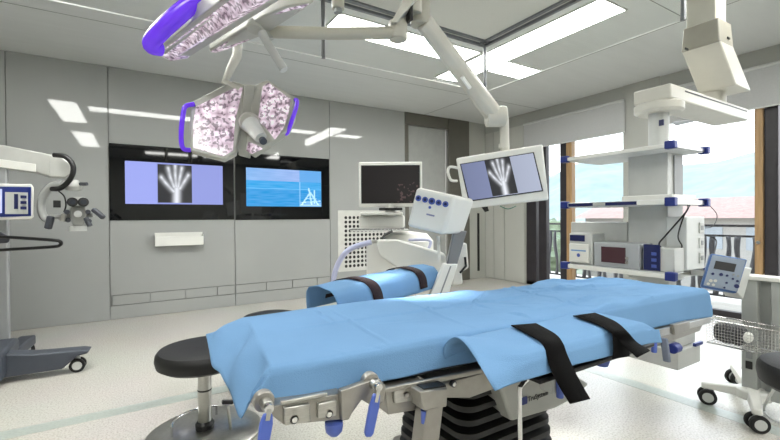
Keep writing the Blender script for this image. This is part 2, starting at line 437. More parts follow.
hs = empty('house', (26, 9, -5.6), 'pale house with red tiled roof seen through the right window', 'house')
MB().box(24, 30, 4, 15.5, -5.6, 1.15).build('house_wall', mat('render_pale', '8c8a86', .9), hs)
MB().prism([(23.4, 3.5, 1.1), (27, 3.5, 2.2), (30.6, 3.5, 1.1)], (0, 12.5, 0)).build('tiled_roof', mat('roof_tile', '8a7068', .85, 0, .15, 4), hs)
for i in range(6): MB().box(23.97, 24.0, 5+i*1.7, 5.8+i*1.7, -.4, .7).build('house_window', mat('house_glass', '7d858c', .3), hs)

# ------------------------------------------------------------ pictures for the screens
def segd(p, a, b):
    ax, ay = a; bx, by = b; px, py = p; dx, dy = bx-ax, by-ay
    t = max(0, min(1, ((px-ax)*dx+(py-ay)*dy)/(dx*dx+dy*dy+1e-9)))
    return math.hypot(px-ax-t*dx, py-ay-t*dy), t
FING = [((.45, .30), (.22, .52), (.10, .66)), ((.46, .42), (.36, .66), (.30, .90)), ((.52, .44), (.50, .72), (.50, .97)), ((.58, .43), (.64, .70), (.69, .92)), ((.63, .38), (.77, .58), (.88, .74))]
def handpic(u, v):      # u, v in 0..1 inside the dark square: an X-ray of a hand
    d = 9; bone = 0
    for f in FING:
        for a, b in zip(f, f[1:]):
            q, t = segd((u, v), a, b); d = min(d, q-.07)
            bone = max(bone, math.exp(-(q/.034)**2)*(.5+.5*abs(2*t-1)))
    q, t = segd((u, v), (.53, .02), (.54, .36)); d = min(d, q-.13)
    bone = max(bone, .9*math.exp(-(q/.08)**2)) if v > .0 else bone
    flesh = 1/(1+math.exp(d*45))
    g = .03 + flesh*.30 + flesh*bone*.55
    return (g*.9, g*.93, g)
def xray(u, v, x0=.33, x1=.68):
    if x0 < u < x1 and .03 < v < .97:
        return handpic((u-x0)/(x1-x0), (v-.03)/.94)
    c = (.27, .31, .68)
    if u < .3: k = 1.12
    else: k = .95
    return tuple(min(1, q*k) for q in c)
def xray_grey(u, v):
    if .33 < u < .68 and v > .02: return handpic((u-.33)/.35, v)
    k = .85+.4*u
    return (.19*k, .22*k, .36*k) if u < .33 else (.30*k, .33*k, .42*k)
def seapic(u, v):
    base = (.04, .30, .66)
    if v > .68: base = (.22+.1*u, .42, .75)
    elif v > .48: base = (.05, .35, .72)
    if abs(v-.47) < .012: base = (.15, .5, .85)
    n = noise.noise(V((u*6, v*40, 1)))*.06
    r = [max(0, c+n) for c in base]
    if .69 < u < .7 or (.69 < u and abs(v-.68) < .01): r = [.3, .6, .9]
    if u > .69 and v > .68: r = [.12, .36, .72]
    for a, b in (((.70, .05), (.98, .05)), ((.72, .05), (.84, .40)), ((.84, .40), (.95, .06)), ((.78, .22), (.92, .22)), ((.90, .1), (.90, .45)), ((.73, .12), (.98, .16)), ((.86, .05), (.82, .5))):
        q, t = segd((u, v), a, b)
        if q < .012: r = [.45, .75, .95]
    if u > .7 and v < .12: r = [c+.15 for c in r]
    return tuple(r)
def darkpic(u, v):
    g = .012+.006*u
    s = .0
    q = noise.noise(V((u*18, v*18, 2)))
    if u > .62 and v < .55 and q > .25: s = .06
    return (g+s, g*.85+s*.6, g*.8+s*.6)
def screen(name, c, ex, ey, fn, parent, nx=100, ny=56):    # c lower left corner; ex, ey full edge vectors
    c = V(c); ex = V(ex); ey = V(ey)
    mb = MB(); mb.grid([[c+ex*(i/nx)+ey*(j/ny) for i in range(nx+1)] for j in range(ny+1)])
    o = mb.build(name, SCREEN, parent)
    ca = o.data.color_attributes.new('picture', 'FLOAT_COLOR', 'CORNER')
    for p in o.data.polygons:
        j, i = divmod(p.index, nx)
        col = fn((i+.5)/nx, (j+.5)/ny)
        for li in p.loop_indices: ca.data[li].color = tuple(col)+(1,)
    return o

# wall screens
def wall_screen(x0, x1, z0, z1, sx0, sx1, sz0, sz1, fn, label):
    t = empty('wall_monitor', ((x0+x1)/2, YB, z0), label, 'screen', 'black wall screens')
    MB().box(x0, x1, YB-.012, YB+.002, z0, z1).build('glass_front', BGLASS, t, bevel=.002)
    screen('display', (sx0, YB-.014, sz0), (sx1-sx0, 0, 0), (0, 0, sz1-sz0), fn, t)
wall_screen(-.29, 1.176, 1.236, 2.196, -.126, 1.027, 1.445, 1.987, lambda u, v: xray(u, v, .31, .665), 'black wall screen showing a hand X-ray between lavender panels')
wall_screen(1.194, 2.642, 1.228, 2.196, 1.345, 2.50, 1.426, 1.987, seapic, 'black wall screen showing a bright blue picture')
t = empty('wall_tray', (.475, YB, .9), 'small white tray shelf on the wall below the left screen', 'shelf')
MB().box(.19, .76, YB-.11, YB, .90, .925).build('tray_base', WHITE, t, bevel=.004)
mb = MB(); mb.box(.19, .76, YB-.115, YB-.105, .90, 1.02); mb.box(.19, .2, YB-.11, YB, .9, 1.04); mb.box(.75, .76, YB-.11, YB, .9, 1.04); mb.build('tray_rim', WHITE, t, bevel=.003)
MB().box(.19, .76, YB-.012, YB, .92, 1.07).build('tray_back', WHITE, t)
# perforated vent
t = empty('vent_grille', (3.4, YB, .36), 'white perforated vent panel low on the wall behind the imaging cart', 'vent')
MB().box(2.79, 4.0, YB-.008, YB+.002, .36, 1.37).build('vent_plate', mat('vent_white', 'cfcfca', .3), t, bevel=.002)
mb = MB()
for i in range(14):
    for j in range(12):
        x = 2.93+i*.075; z = 1.25-j*.073
        mb.lathe((x, YB-.0085, z), [(0, 0), (.026, 0)], 12, (0, 1, 0))
mb.build('perforation', BLACK, t)

# ------------------------------------------------------------ operating table
T = empty('operating_table', (1.35, 1.25, 0), 'long operating table with steel side rails under a light blue sheet', 'operating table')
def yn(x): return 1.025-.05*x
MB().hexa([(.30, yn(.3)+.03, .802), (2.40, yn(2.4)+.03, .802), (2.38, 1.34, .802), (.33, 1.58, .802), (.30, yn(.3)+.02, .868), (2.40, yn(2.4)+.02, .868), (2.38, 1.34, .868), (.33, 1.58, .868)]).build('mattress', LEATHER, T, bevel=.02, seg=3)
MB().hexa([(.32, yn(.3)+.01, .775), (2.38, yn(2.4)+.01, .775), (2.36, 1.33, .775), (.35, 1.56, .775), (.32, yn(.3)+.01, .8), (2.38, yn(2.4)+.01, .8), (2.36, 1.33, .8), (.35, 1.56, .8)]).build('table_board', DGREY, T, bevel=.004)
YR = .93
def rp(px, py, y=YR): return P(px, py, y=y)
# side rail sections (front)
def flat(pxs, y, th): return [P(a, b, y=y) for a, b in pxs], V((0, th, 0))
def plate(name, pxs, y, th, m, parent, bevel=.003):
    pts, v = flat(pxs, y, th); return MB().prism(pts, v).build(name, m, parent, bevel=bevel)
plate('side_rail', [(281, 401.5), (328, 392.5), (328, 396.5), (281, 405.5)], .935, .012, STEEL, T)
plate('rail_housing', [(270, 407), (343, 393), (342, 420), (284, 425), (272, 416)], .95, .10, STEELD, T)
plate('joint_plate', [(341, 391), (372, 380), (380, 379), (386, 386), (384, 402), (372, 406), (362, 400), (352, 414), (349, 420), (342, 421)], .935, .02, STEELD, T)
plate('rail_housing', [(385, 391), (425, 381), (425, 409), (388, 415)], .95, .10, STEELD, T)
plate('side_rail', [(384, 389), (500, 365), (500, 370), (385, 394)], .935, .012, STEELD, T)
plate('rail_housing', [(436, 386), (508, 366), (508, 384), (470, 398), (445, 398)], .955, .10, STEELD, T)
for q in ((293, 418), (327.5, 412.5), (404.5, 394), (452, 383)):
    c = rp(q[0], q[1], .95); MB().cyl(c, c-V((0, .010, 0)), .0105, seg=16).build('screw_ring', DGREY, T); MB().cyl(c, c-V((0, .013, 0)), .007, seg=14).build('screw_head', CHROME, T)
plate('clamp_block', [(284, 408), (310, 404), (311, 422), (285, 426)], .94, .03, STEEL, T)
plate('clamp_block', [(394, 389), (413, 385), (413, 401), (395, 404)], .94, .02, STEEL, T)
plate('clamp_block', [(318, 404), (337, 400), (337, 416), (318, 419)], .94, .02, STEEL, T)
# pivots and levers
def lever(px, py, qx, qy, y=.915, w=.015):
    c = rp(px, py, y); e = rp(qx, qy, y-.01)
    MB().cyl(c+V((0, .05, 0)), c+V((0, .028, 0)), .024, seg=28).build('pivot', STEELD, T, bevel=.003)
    MB().cyl(c+V((0, .03, 0)), c+V((0, .0, 0)), .013, seg=20).build('pivot_hub', STEEL, T, bevel=.002)
    MB().cyl(c, c+V((0, -.012, 0)), .010, seg=14).build('pivot_pin', CHROME, T)
    d = (e-c); s = V((d.z, 0, -d.x)).normalized()
    pts = [c+d*.14-s*.010, c+d*.4-s*w, c+d*.92-s*w*.9, c+d*1.0-s*w*.5, c+d*1.0+s*w*.5, c+d*.92+s*w*.9, c+d*.4+s*w, c+d*.14+s*.010]
    MB().prism(pts, (0, -.010, 0)).build('release_lever', [BLUEL], T, bevel=.004)
    MB().prism([c-s*.005, c+d*.3-s*.005, c+d*.3+s*.005, c+s*.005], (0, -.012, 0)).build('lever_shank', CHROME, T)
lever(268, 407, 262, 446); lever(377, 386, 367, 436)
c = rp(334, 430, .955); MB().lathe(c, [(0, -.014), (.012, -.012), (.021, -.002), (.023, .010), (.023, .02), (0, .02)], 24).build('clamp_knob', BLUEL, T)
# square bracket post standing in front
plate('bracket_post', [(427, 404), (444, 402), (436, 470), (419, 470)], .90, .05, STEELD, T, .004)
plate('bracket_head', [(420, 392), (448, 388), (447, 407), (424, 411)], .89, .07, STEELD, T, .004)
pts = [rp(424, 391, .90), rp(446, 387, .90), rp(446, 387, .90)+V((0, .05, .0)), rp(424, 391, .90)+V((0, .05, 0))]
MB().prism(pts, (0, 0, .006)).build('bracket_cap', BLACK, T)
c = rp(424, 410, .91); MB().cyl(c, c-V((0, 0, .035)), .009, seg=14).build('blue_pin', BLUEL, T)
# column: bellows, head, foot
mb = MB(); prof = []
z = .20
def rring(mb, hx, hy, z, cx=1.17, cy=1.25, r=.06, n=6):
    pts = []
    for sx, sy, a0 in ((1, 1, 0), (-1, 1, PI/2), (-1, -1, PI), (1, -1, 1.5*PI)):
        for k in range(n):
            a = a0+k/(n-1)*PI/2; pts.append((cx+sx*(hx-r)+r*math.cos(a), cy+sy*(hy-r)+r*math.sin(a), z))
    return [mb.b.verts.new(p) for p in pts]
rings = []
for i in range(8):
    zz = .30+i*.045; g = i*.004
    rings.append(rring(mb, .25-g, .22-g, zz)); rings.append(rring(mb, .25-g, .22-g, zz+.020)); rings.append(rring(mb, .215-g, .185-g, zz+.030))
for a, b in zip(rings, rings[1:]):
    n = len(a)
    for k2 in range(n): mb.b.faces.new([a[k2], a[(k2+1) % n], b[(k2+1) % n], b[k2]])
mb.b.faces.new(rings[0][::-1]); mb.b.faces.new(rings[-1])
mb.build('bellows', mat('bellows_rubber', '161617', .5, 0, .15), T)
MB().box(.92, 1.44, 1.02, 1.5, .16, .31).build('column_base', STEELD, T, bevel=.02, seg=3)
MB().box(.80, 1.48, .98, 1.52, .03, .16).build('foot_plate', STEELD, T, bevel=.03, seg=3)
for x in (.86, 1.42):
    for y in (1.04, 1.46): MB().cyl((x, y, 0), (x, y, .035), .03).build('foot_pad', RUBBER, T)
MB().box(1.0, 1.5, 1.06, 1.44, .64, .775).build('column_head', STEELD, T, bevel=.01)
pts = [P(501, 390, y=1.0), P(497, 378, y=1.0), P(570, 372, y=1.0), P(590, 384, y=1.0), P(578, 397, y=1.0), P(556, 409, y=1.0), P(512, 422, y=1.0)]
hc = MB().prism(pts, (0, .42, 0)).build('head_cover', mat('cover_grey', 'a9aaa6', .4), T, bevel=.012, seg=3)
bq = P(522, 404, y=.998); MB().box(bq.x, bq.x+.026, .996, 1.0, bq.z-.004, bq.z+.022).build('blue_badge', BLUEP, hc)
text_mesh('lettering', 'TruSystem', .026, BLACK, hc, (bq.x+.031, .998, bq.z), (1, 0, 0), (0, 0, 1))
tb = [P(521, 470, y=.80), P(519.5, 396, y=.80), P(521, 386, y=.80), P(528, 379, y=.81), P(540, 375, y=.84), P(560, 372, y=.90)]
MB().tube(smoothpath(tb, 6), .0065, 12).build('chrome_tube', CHROME, T)
plate('tube_clamp', [(551, 372), (567, 370), (568, 392), (552, 394)], .86, .05, LGREY, T, .004)
c = P(560, 384, y=.85); MB().cyl(c+V((0, 0, .012)), c-V((0, 0, .045)), .012, seg=16).build('clamp_knob', BLUEL, T, bevel=.003)
c = P(602, 361, y=.86); MB().lathe(c, [(0, -.02), (.02, -.016), (.026, 0), (.026, .02), (0, .02)], 20).build('clamp_knob', BLUEL, T)
# foot end rail and levers
plate('side_rail', [(646, 333), (711, 317), (711, 323), (648, 341)], .885, .012, STEEL, T)
plate('rail_housing', [(640, 338), (704, 322), (700, 331), (648, 350)], .90, .10, STEELD, T)
plate('clamp_block', [(674, 325), (690, 321), (690, 331), (675, 335)], .875, .02, STEELD, T)
c = P(654, 344, y=.87); MB().cyl(c+V((0, 0, .02)), c-V((0, 0, .035)), .011, seg=16).build('clamp_knob', BLUEL, T, bevel=.003)
c = P(664, 338, y=.87); e = P(667, 362, y=.86); MB().bar(c, e, .012, .03, (0, 1, 0)).build('release_lever', mat('lever_greyblue', '7c8496', .35), T, bevel=.005)
c = P(672, 349, y=.88); MB().cyl(c, c+V((.05, 0, 0)), .022, seg=18).build('clamp_knob', BLUEP, T, bevel=.004)
# mirror of the rail on the far side
MB().bar((.4, 1.60, .79), (2.3, 1.38, .79), .012, .02).build('side_rail', STEEL, T)

# blue sheet over the table
CR = []
for _ in range(34):
    _x = random.uniform(1.15, 2.3); _y = random.uniform(1.0, 1.5); _a = random.uniform(-1.2, .5); _l = random.uniform(.12, .4)
    CR.append((_x, _y, _x+_l*math.cos(_a), _y+_l*math.sin(_a), random.choice((-1, 1))*random.uniform(.002, .005)))
for _ in range(12):
    _x = random.uniform(.4, 1.2); _y = random.uniform(1.0, 1.5); _a = random.uniform(-1.2, .5); _l = random.uniform(.12, .3)
    CR.append((_x, _y, _x+_l*math.cos(_a), _y+_l*math.sin(_a), random.choice((-1, 1))*random.uniform(.001, .002)))
def crease(x, y):
    z = 0
    for (ax, ay, bx, by, w, h) in ((.42, 1.33, 1.9, 1.25, .010, .0045), (.60, 1.60, .58, 1.30, .010, .004), (.95, .97, 1.0, 1.6, .010, .003), (1.55, 1.0, 1.62, 1.6, .010, .0035), (.62, 1.0, .66, 1.6, .009, .0025),
                                   (1.45, 1.35, 2.35, 1.18, .014, .007), (1.5, 1.5, 2.0, 1.12, .016, .007), (1.75, 1.5, 2.35, 1.3, .015, .008), (1.1, 1.2, 1.5, 1.5, .014, .005), (1.3, 1.05, 1.9, 1.1, .015, .006)):
        q, t = segd((x, y), (ax, ay), (bx, by)); z += 2.2*h*math.exp(-(q/(w*.7))**2)*math.sin(PI*min(1, max(0, t*.94+.03)))
    for (ax, ay, bx, by, h) in CR:
        q, t = segd((x, y), (ax, ay), (bx, by)); z += h*math.exp(-(q/.008)**2)*math.sin(PI*t)
    z += .006*noise.noise(V((x*3, y*4, 0)))+.004*noise.noise(V((x*8, y*9, 4)))*(1 if x > 1.2 else .4)
    if x > 1.2: z += .022*max(0, noise.noise(V((x*4.5-y*3, y*6+x*2, 9))))
    return z
NS, NT = 300, 110
def topfar(x): return 1.61-.155*max(0, x-.9)-.02*max(0, x-2.1)
left_edge = [(P(206, 334, y=1.58)), P(209, 350, y=1.50), P(212, 366, y=1.40), P(219, 372, y=1.32), P(224, 381, y=1.26), P(230, 392, y=1.2), P(234, 404, y=1.12), P(240, 418, y=1.04), P(247, 404, y=1.02), P(252, 398, y=1.01), P(262, 401, y=1.01)]
left_edge = smoothpath(left_edge, 6)
def section(x, t):    # t 0 far hem .. 1 near hem
    a, b = topfar(x), yn(x); zt = .882
    zb = .812-.026*x
    far = .035; r = .018
    seq = [(0, (a+.02, zt-.06)), (.06, (a+.012, zt-.012)), (.09, (a-.01, zt)), (.80, (b+.02, zt)), (.83, (b+.005, zt-.004)), (.85, (b-.004, zt-.016)), (1.0, (b-.012, zb))]
    for (t0, p0), (t1, p1) in zip(seq, seq[1:]):
        if t <= t1:
            k = (t-t0)/(t1-t0); return p0[0]+(p1[0]-p0[0])*k, p0[1]+(p1[1]-p0[1])*k
    return seq[-1][1]
rows = []
XA, XB = .34, 2.41
for j in range(NT+1):
    t = j/NT; row = []
    le = left_edge[min(len(left_edge)-1, int(round(t*(len(left_edge)-1))))]
    fi = t*(len(left_edge)-1); i0 = min(len(left_edge)-2, int(fi)); le = left_edge[i0].lerp(left_edge[i0+1], fi-i0)
    xa = .36-.08*min(1, t/.8)
    ya, za = section(xa, t); pa = V((xa, ya, za))
    NL = 16
    for i in range(NL):
        k = i/NL
        p = le.lerp(pa, k)
        bl = math.sin(PI*k)
        p += V((-.01, 0, .008))*bl*(1 if t < .82 else .2)
        p += V((-1, 0, .3))*.016*bl*math.sin(t*15)+V((0, 0, .006))*noise.noise(V((k*3, t*7, 2)))*bl
        row.append(p)
    for i in range(NS+1):
        x = xa+(XB-xa)*i/NS; y, z = section(x, t)
        if .05 < t < .83: z += crease(x, y)
        elif t >= .83:
            q = (t-.83)/.17; y -= q*(.006+.007*noise.noise(V((x*7, t*2, 5)))); z += .006*q*noise.noise(V((x*3, 0, 6)))
            y += q*.0
        row.append(V((x, y, z)))
    # foot end drop
    for k, dz in ((.012, -.008), (.02, -.03), (.025, -.07)):
        y, z = section(XB, t); zz = max(z+dz, .80) if z+dz < .80 else z+dz
        row.append(V((XB+k, y, min(z, zz))))
    rows.append(row)
ob = MB().grid(rows).build('table_drape', [DRAPE], solid=.003, smooth=70)
tag(ob, 'large light blue sheet covering the operating table, hanging off its left end', 'surgical drape')

# near arm board with its own sheet and straps
A = empty('arm_board', (1.24, .84, .77), 'black padded arm board on the near side of the table', 'arm board', 'arm boards of the table')
MB().box(.93, 1.54, .735, .93, .790, .804).build('board', BLACK, A, bevel=.004)
MB().box(.90, 1.53, .745, .94, .804, .862).build('pad', LEATHER, A, bevel=.02, seg=3)
MB().box(1.1, 1.14, .80, 1.0, .765, .790).build('bracket', STEELD, A)
MB().box(1.45, 1.49, .80, 1.0, .765, .790).build('bracket', STEELD, A)
def arch(t, yf=.965, yk=.735, zf=.80, zt=.884, zn=.792):
    seq = [(0, (yf+.01, zf)), (.15, (yf, zt-.02)), (.22, (yf-.02, zt)), (.62, (yk+.03, zt+.0)), (.70, (yk+.008, zt-.008)), (.76, (yk-.004, zt-.025)), (1, (yk-.012, zn))]
    for (t0, p0), (t1, p1) in zip(seq, seq[1:]):
        if t <= t1:
            k = (t-t0)/(t1-t0); return p0[0]+(p1[0]-p0[0])*k, p0[1]+(p1[1]-p0[1])*k
    return seq[-1][1]
def z0h(x): return .822 if x < .95 else .822-.008*min(1, (x-.95)/.5)
le = smoothpath([P(446, 362, y=.975), P(443, 350, y=.97), P(448, 340, y=.96), P(456, 337, y=.94), P(466, 344, y=.87), P(476, 358, y=.80), P(487, 377, y=.735), P(495, 391, y=.715)], 5)
rows = []
for j in range(41):
    t = j/40; fi = t*(len(le)-1); i0 = min(len(le)-2, int(fi)); p0 = le[i0].lerp(le[i0+1], fi-i0); row = []
    for i in range(61):
        k = i/60; x1 = 1.56; x = p0.x+(x1-p0.x)*k
        y, z = arch(t)
        w = max(0, 1-k*6); w = w*w*(3-2*w)
        y = y*(1-w)+p0.y*w; z = z*(1-w)+p0.z*w
        z += .004*noise.noise(V((x*6, y*10, 3)))
        if t > .74: z += (z0h(x)-.792)*(t-.74)/.26*(1-w)
        if t > .76: y += .008*noise.noise(V((x*8, 2, 3)))*(t-.76)*4
        if k > .85: z -= .03*((k-.85)/.15)**2*(1 if t < .76 else .3); 
        row.append(V((x, y, z)))
    rows.append(row)
ob = MB().grid(rows).build('arm_board_drape', [DRAPE], solid=.002, smooth=70)
tag(ob, 'small light blue sheet folded over the near arm board, left end curled open', 'surgical drape', 'sheets over the arm boards')
def strap(name, left, right, label, m, group, parent=None, th=.003):
    n = len(left); L = smoothpath([P(*q) if not isinstance(q, V) else q for q in left], 6); R2 = smoothpath([P(*q) if not isinstance(q, V) else q for q in right], 6)
    o = MB().grid([[a, a.lerp(b, .5), b] for a, b in zip(L, R2)]).build(name, m, parent, solid=th, smooth=60)
    if label: tag(o, label, 'strap', group)
    return o
def pz(a, b, z): return P(a, b, z=z)
def py_(a, b, y): return P(a, b, y=y)
strap('restraint_strap', [pz(511, 325, .893), pz(530, 335, .893), pz(543, 344, .888), py_(550, 366, .715), py_(559, 385, .705), py_(570.5, 404, .70)],
      [pz(536, 323, .893), pz(555, 333.5, .893), pz(563, 343, .888), py_(568, 356, .715), py_(579, 379, .705), py_(590.5, 399, .70)],
      'wide black strap over the near arm board, its end hanging lowest', STRAP, 'straps on the arm boards')
S2 = strap('restraint_strap', [pz(573, 315.5, .893), pz(595, 323, .893), pz(611, 332, .888), py_(622, 343, .70), py_(637, 357, .64)],
      [pz(595, 312.5, .893), pz(615, 321, .893), pz(627, 331, .888), py_(637, 342, .70), py_(650, 350, .64)],
      'wide black strap near the right end of the near arm board', STRAP, 'straps on the arm boards')
strap('strap_underside', [py_(612, 333, .722), py_(613, 348, .712), py_(612, 359, .712)], [py_(627, 336, .722), py_(628, 346, .712), py_(629, 356, .712)], None, STRAP, None, S2)

# far arm board
A = empty('arm_board', (1.05, 1.85, .84), 'padded arm board on the far side of the table, under brown straps', 'arm board', 'arm boards of the table')
f0 = P(322, 300, y=1.74); f1 = P(424, 284, y=1.98)
fd = (f1-f0); fd.z = 0; fd.normalize(); fs = V((-fd.y, fd.x, 0))
f0.z = .85; f1.z = .875
MB().bar(f0+fd*.16, f1-fd*.02, .16, .015).build('board', BLACK, A)
MB().bar(f0+fd*.15+V((0, 0, .04)), f1-fd*.02+V((0, 0, .04)), .14, .06).build('pad', LEATHER, A, bevel=.02, seg=3)
MB().bar(f0+fd*.3-V((0, 0, .02)), f0+fd*.3-V((0, 0, .02))-fs*.25, .04, .02).build('bracket', STEELD, A)
rows = []
Lf = (f1-f0).length
def farsec(x, t):   # returns point
    prof = [(0, (-.11, -.03)), (.12, (-.108, .03)), (.22, (-.098, .06)), (.32, (-.075, .083)), (.5, (0, .094)), (.68, (.075, .083)), (.78, (.098, .06)), (.88, (.108, .03)), (1, (.11, -.03))]
    for (t0, p0), (t1, p1) in zip(prof, prof[1:]):
        if t <= t1:
            k = (t-t0)/(t1-t0); a = p0[0]+(p1[0]-p0[0])*k; b = p0[1]+(p1[1]-p0[1])*k; break
    return f0.lerp(f1, x)+fs*a+V((0, 0, b))
for j in range(31):
    t = j/30; row = []
    for i in range(41):
        k = i/40; p = farsec(k, t); p.z += .006*noise.noise(V((k*6, t*4, 7))); 
        if k < .15: p += -fd*.06*(1-k/.15)*math.sin(PI*t)*.3
        row.append(p)
    rows.append(row)
ob = MB().grid(rows).build('arm_board_drape', [DRAPE], solid=.002, smooth=70)
tag(ob, 'small light blue sheet wrapped over the far arm board, under brown straps', 'surgical drape', 'sheets over the arm boards')
def farstrap(x, lab, hang):
    L = []; R2 = []
    for i, t in enumerate([.95, .85, .7, .5, .3, .15, .02]):
        sh = hang*(1-t)
        for l, dx in ((L, 0), (R2, .085)):
            p = farsec((x+dx+sh), t); n = V((0, 0, .004)) + (fs*(-.006) if t < .3 else V((0, 0, 0))); l.append(p+n+V((0, 0, .004)))
    o = MB().grid([[a, a.lerp(b, .5), b] for a, b in zip(smoothpath(L, 4), smoothpath(R2, 4))]).build('restraint_strap', STRAPB, None, solid=.003, smooth=60)
    tag(o, lab, 'strap', 'straps on the arm boards')
farstrap(.13, 'dark brown strap round the left part of the far arm board', .16)
farstrap(.66, 'dark brown strap round the far arm board next to the imaging column', .10)

# ------------------------------------------------------------ stools
def stool(x, y, zt, r, label, foot=True, sr=None):
    t = empty('surgeon_stool', (x, y, 0), label, 'stool', 'round black operating stools')
    MB().lathe((x, y, zt-.105), [(0, 0), (r*.86, 0), (r*.97, .018), (r, .05), (r*.985, .078), (r*.93, .097), (r*.8, .105), (0, .103)], 48).build('seat', LEATHER, t)
    mb = MB(); mb.cyl((x, y, .06), (x, y, zt-.10), .037, seg=28); o = mb.build('column', STEEL, t)
    MB().lathe((x, y, .035), [(.05, 0), (.052, .03), (.040, .045), (.037, .045)], 24).build('collar', BLACK, t)
    MB().lathe((x, y, .255), [(.0375, 0), (.0385, .002), (.0385, .008), (.0375, .01)], 24).build('label_band', BLACK, t)
    MB().lathe((x, y, 0), [(0, 0), (.295, 0), (.31, .008), (.31, .018), (.297, .026), (.06, .036), (0, .037)], 56).build('foot_disc', STEEL, t)
    return t
sx = P(205, 427, z=.04); st = stool(sx.x, sx.y, .515, .255, 'round black stool on a steel disc foot, left of the table')
mb = MB(); cx, cy = sx.x, sx.y
a0 = V((cx, cy, 0))
rg = [a0+V((math.cos(a)*.17, math.sin(a)*.17, .085)) for a in [math.radians(d) for d in range(60, 181, 10)]]
mb.tube([rg[0]-V((0, 0, .06))]+rg+[rg[-1]-V((0, 0, .06))], .007); mb.build('foot_ring', CHROME, st)
c = P(226, 400, y=cy-.05)
MB().bar(P(231, 435, y=cy-.08), P(228, 405, y=cy-.08), .03, .015).build('pedal_arm', STEEL, st, bevel=.003)
MB().bar(P(222, 402, y=cy-.08), P(233, 402, y=cy-.08), .03, .02).build('pedal', BLACK, st, bevel=.005)
s2 = P(272, 318, z=.50); stool(s2.x, s2.y, .525, .22, 'round black stool mostly hidden behind the head of the table')
s3 = D(824, 378, 1.6); stool(s3.x, s3.y, .66, .20, 'round black stool cut off by the right edge, beside the cart')

# ------------------------------------------------------------ surgical lights and ceiling arms
def poly(px, dep0, dfx=0, dfy=0, cx=0, cy=0):     # outline on a tilted plane through depth dep0
    return [D(a, b, dep0+(a-cx)*dfx+(b-cy)*dfy) for a, b in px]
HUB = D(412, 10, 2.2)
M_ = empty('ceiling_arm_hub', (HUB.x, HUB.y, H), 'grey ceiling column and hub that carries the lamp and monitor arms', 'ceiling mount')
MB().cyl((HUB.x, HUB.y, 2.52), (HUB.x, HUB.y, H-.012), .06, seg=28).build('ceiling_column', BEIGE, M_)
MB().lathe((HUB.x, HUB.y, H-.05), [(0, 0), (.17, 0), (.19, .02), (.19, .037), (0, .037)], 36).build('ceiling_flange', BEIGE, M_)
MB().lathe((HUB.x, HUB.y, 2.34), [(0, 0), (.05, 0), (.055, .02), (.055, .12), (.07, .13), (.07, .19), (0, .19)], 28).build('hub_bearing', BEIGE, M_)
MB().box(HUB.x-.045, HUB.x-.03, HUB.y-.05, HUB.y+.02, 2.28, 2.42).build('switch_slot', BLACK, M_)

# upper surgical light
L1 = empty('surgical_light', D(240, 25, 1.9), 'large surgical lamp at the top left with a long purple grip', 'surgical light', 'surgical lamps')
def wing(px, dep, dfx, dfy, cx, cy, thick, lens, root, nrm=None, under=True):
    pts = poly(px, dep, dfx, dfy, cx, cy)
    n = V((0, 0, 0))
    for i in range(len(pts)): n += (pts[i]-pts[0]).cross(pts[(i+1) % len(pts)]-pts[0])
    n.normalize()
    if n.dot(ray(cx, cy)) < 0: n = -n          # away from the viewer
    o = MB().prism(pts, n*thick).build('lamp_body', mat('lamp_housing', 'b4b4ac', .35), root, bevel=.008, seg=3)
    lp = poly(lens, dep, dfx, dfy, cx, cy)
    MB().prism([p-n*.001 for p in lp], -n*.004).build('lens_field', LENS, root, bevel=.001)
    return n
wing([(155, 50), (227, -3), (262, -30), (310, -34), (296, -10), (262, 12), (246, 21), (212, 41), (188, 59), (170, 62), (156, 56)], 1.85, 0, .012, 220, 20, .06,
     [(158, 53), (228, 1), (263, -25), (302, -28), (286, -9), (258, 11), (244, 19.5), (211, 38.5), (187, 57.5), (171, 60)], L1)
wing([(209, 50.5), (236, 33), (262, 17), (285, 7), (314, 2.5), (300, 13), (264, 35), (228, 50), (214, 53)], 2.0, 0, .012, 260, 25, .05,
     [(211, 51), (237, 35.5), (249, 31), (249, 39), (228, 48.5), (215, 52)], L1)
MB().prism([p for p in poly([(262, 27), (270, 17), (287, 9), (309, 4), (298, 12), (265, 33)], 1.995, 0, .012, 260, 25)], FW*-.004).build('lens_field', LENS, L1)
MB().tube([D(262, 33, 2.0), D(268, 44, 1.99), D(284, 70, 1.98)], [.022, .020, .020], 18).build('sterile_handle', LGREY, L1)
MB().lathe(D(255, 30, 1.99), [(0, 0), (.034, .0), (.042, .015), (.036, .04), (0, .04)], 28, axis=tuple(FW*.3+V((0, 0, 1)))).build('centre_hub', mat('lamp_housing', 'b4b4ac'), L1)
g = smoothpath([D(162, 50, 1.84), D(151, 46, 1.80), D(157, 35, 1.78), D(178, 15, 1.78), D(196, 1, 1.79), D(216, -10, 1.80), D(232, -14, 1.83)], 6)
MB().tube(g, [.027+.012*math.sin(PI*i/(len(g)-1)) for i in range(len(g))], 16).build('grip_handle', PURPLE, L1)
mb = MB(); mb.tube([D(270, 32, 2.08), D(330, 33.5, 2.12), D(395, 33, 2.18)], [.030, .031, .032], 20); mb.build('support_arm', BEIGE, L1)
mb = MB(); mb.cyl(D(398, 31, 2.19)-V((0, 0, .05)), D(398, 31, 2.19)+V((0, 0, .05)), .05, seg=24); mb.build('arm_joint', BEIGE, L1, bevel=.008)
c = D(398, 31, 2.19); MB().bar(c+V((0, 0, .03)), V((HUB.x, HUB.y, c.z+.12)), .05, .05).build('arm_link', BEIGE, L1, bevel=.01)
MB().cyl(D(268, 30, 2.08)-V((0, 0, .05)), D(262, 18, 2.06), .03, seg=18).build('yoke', mat('lamp_housing', 'b4b4ac'), L1)
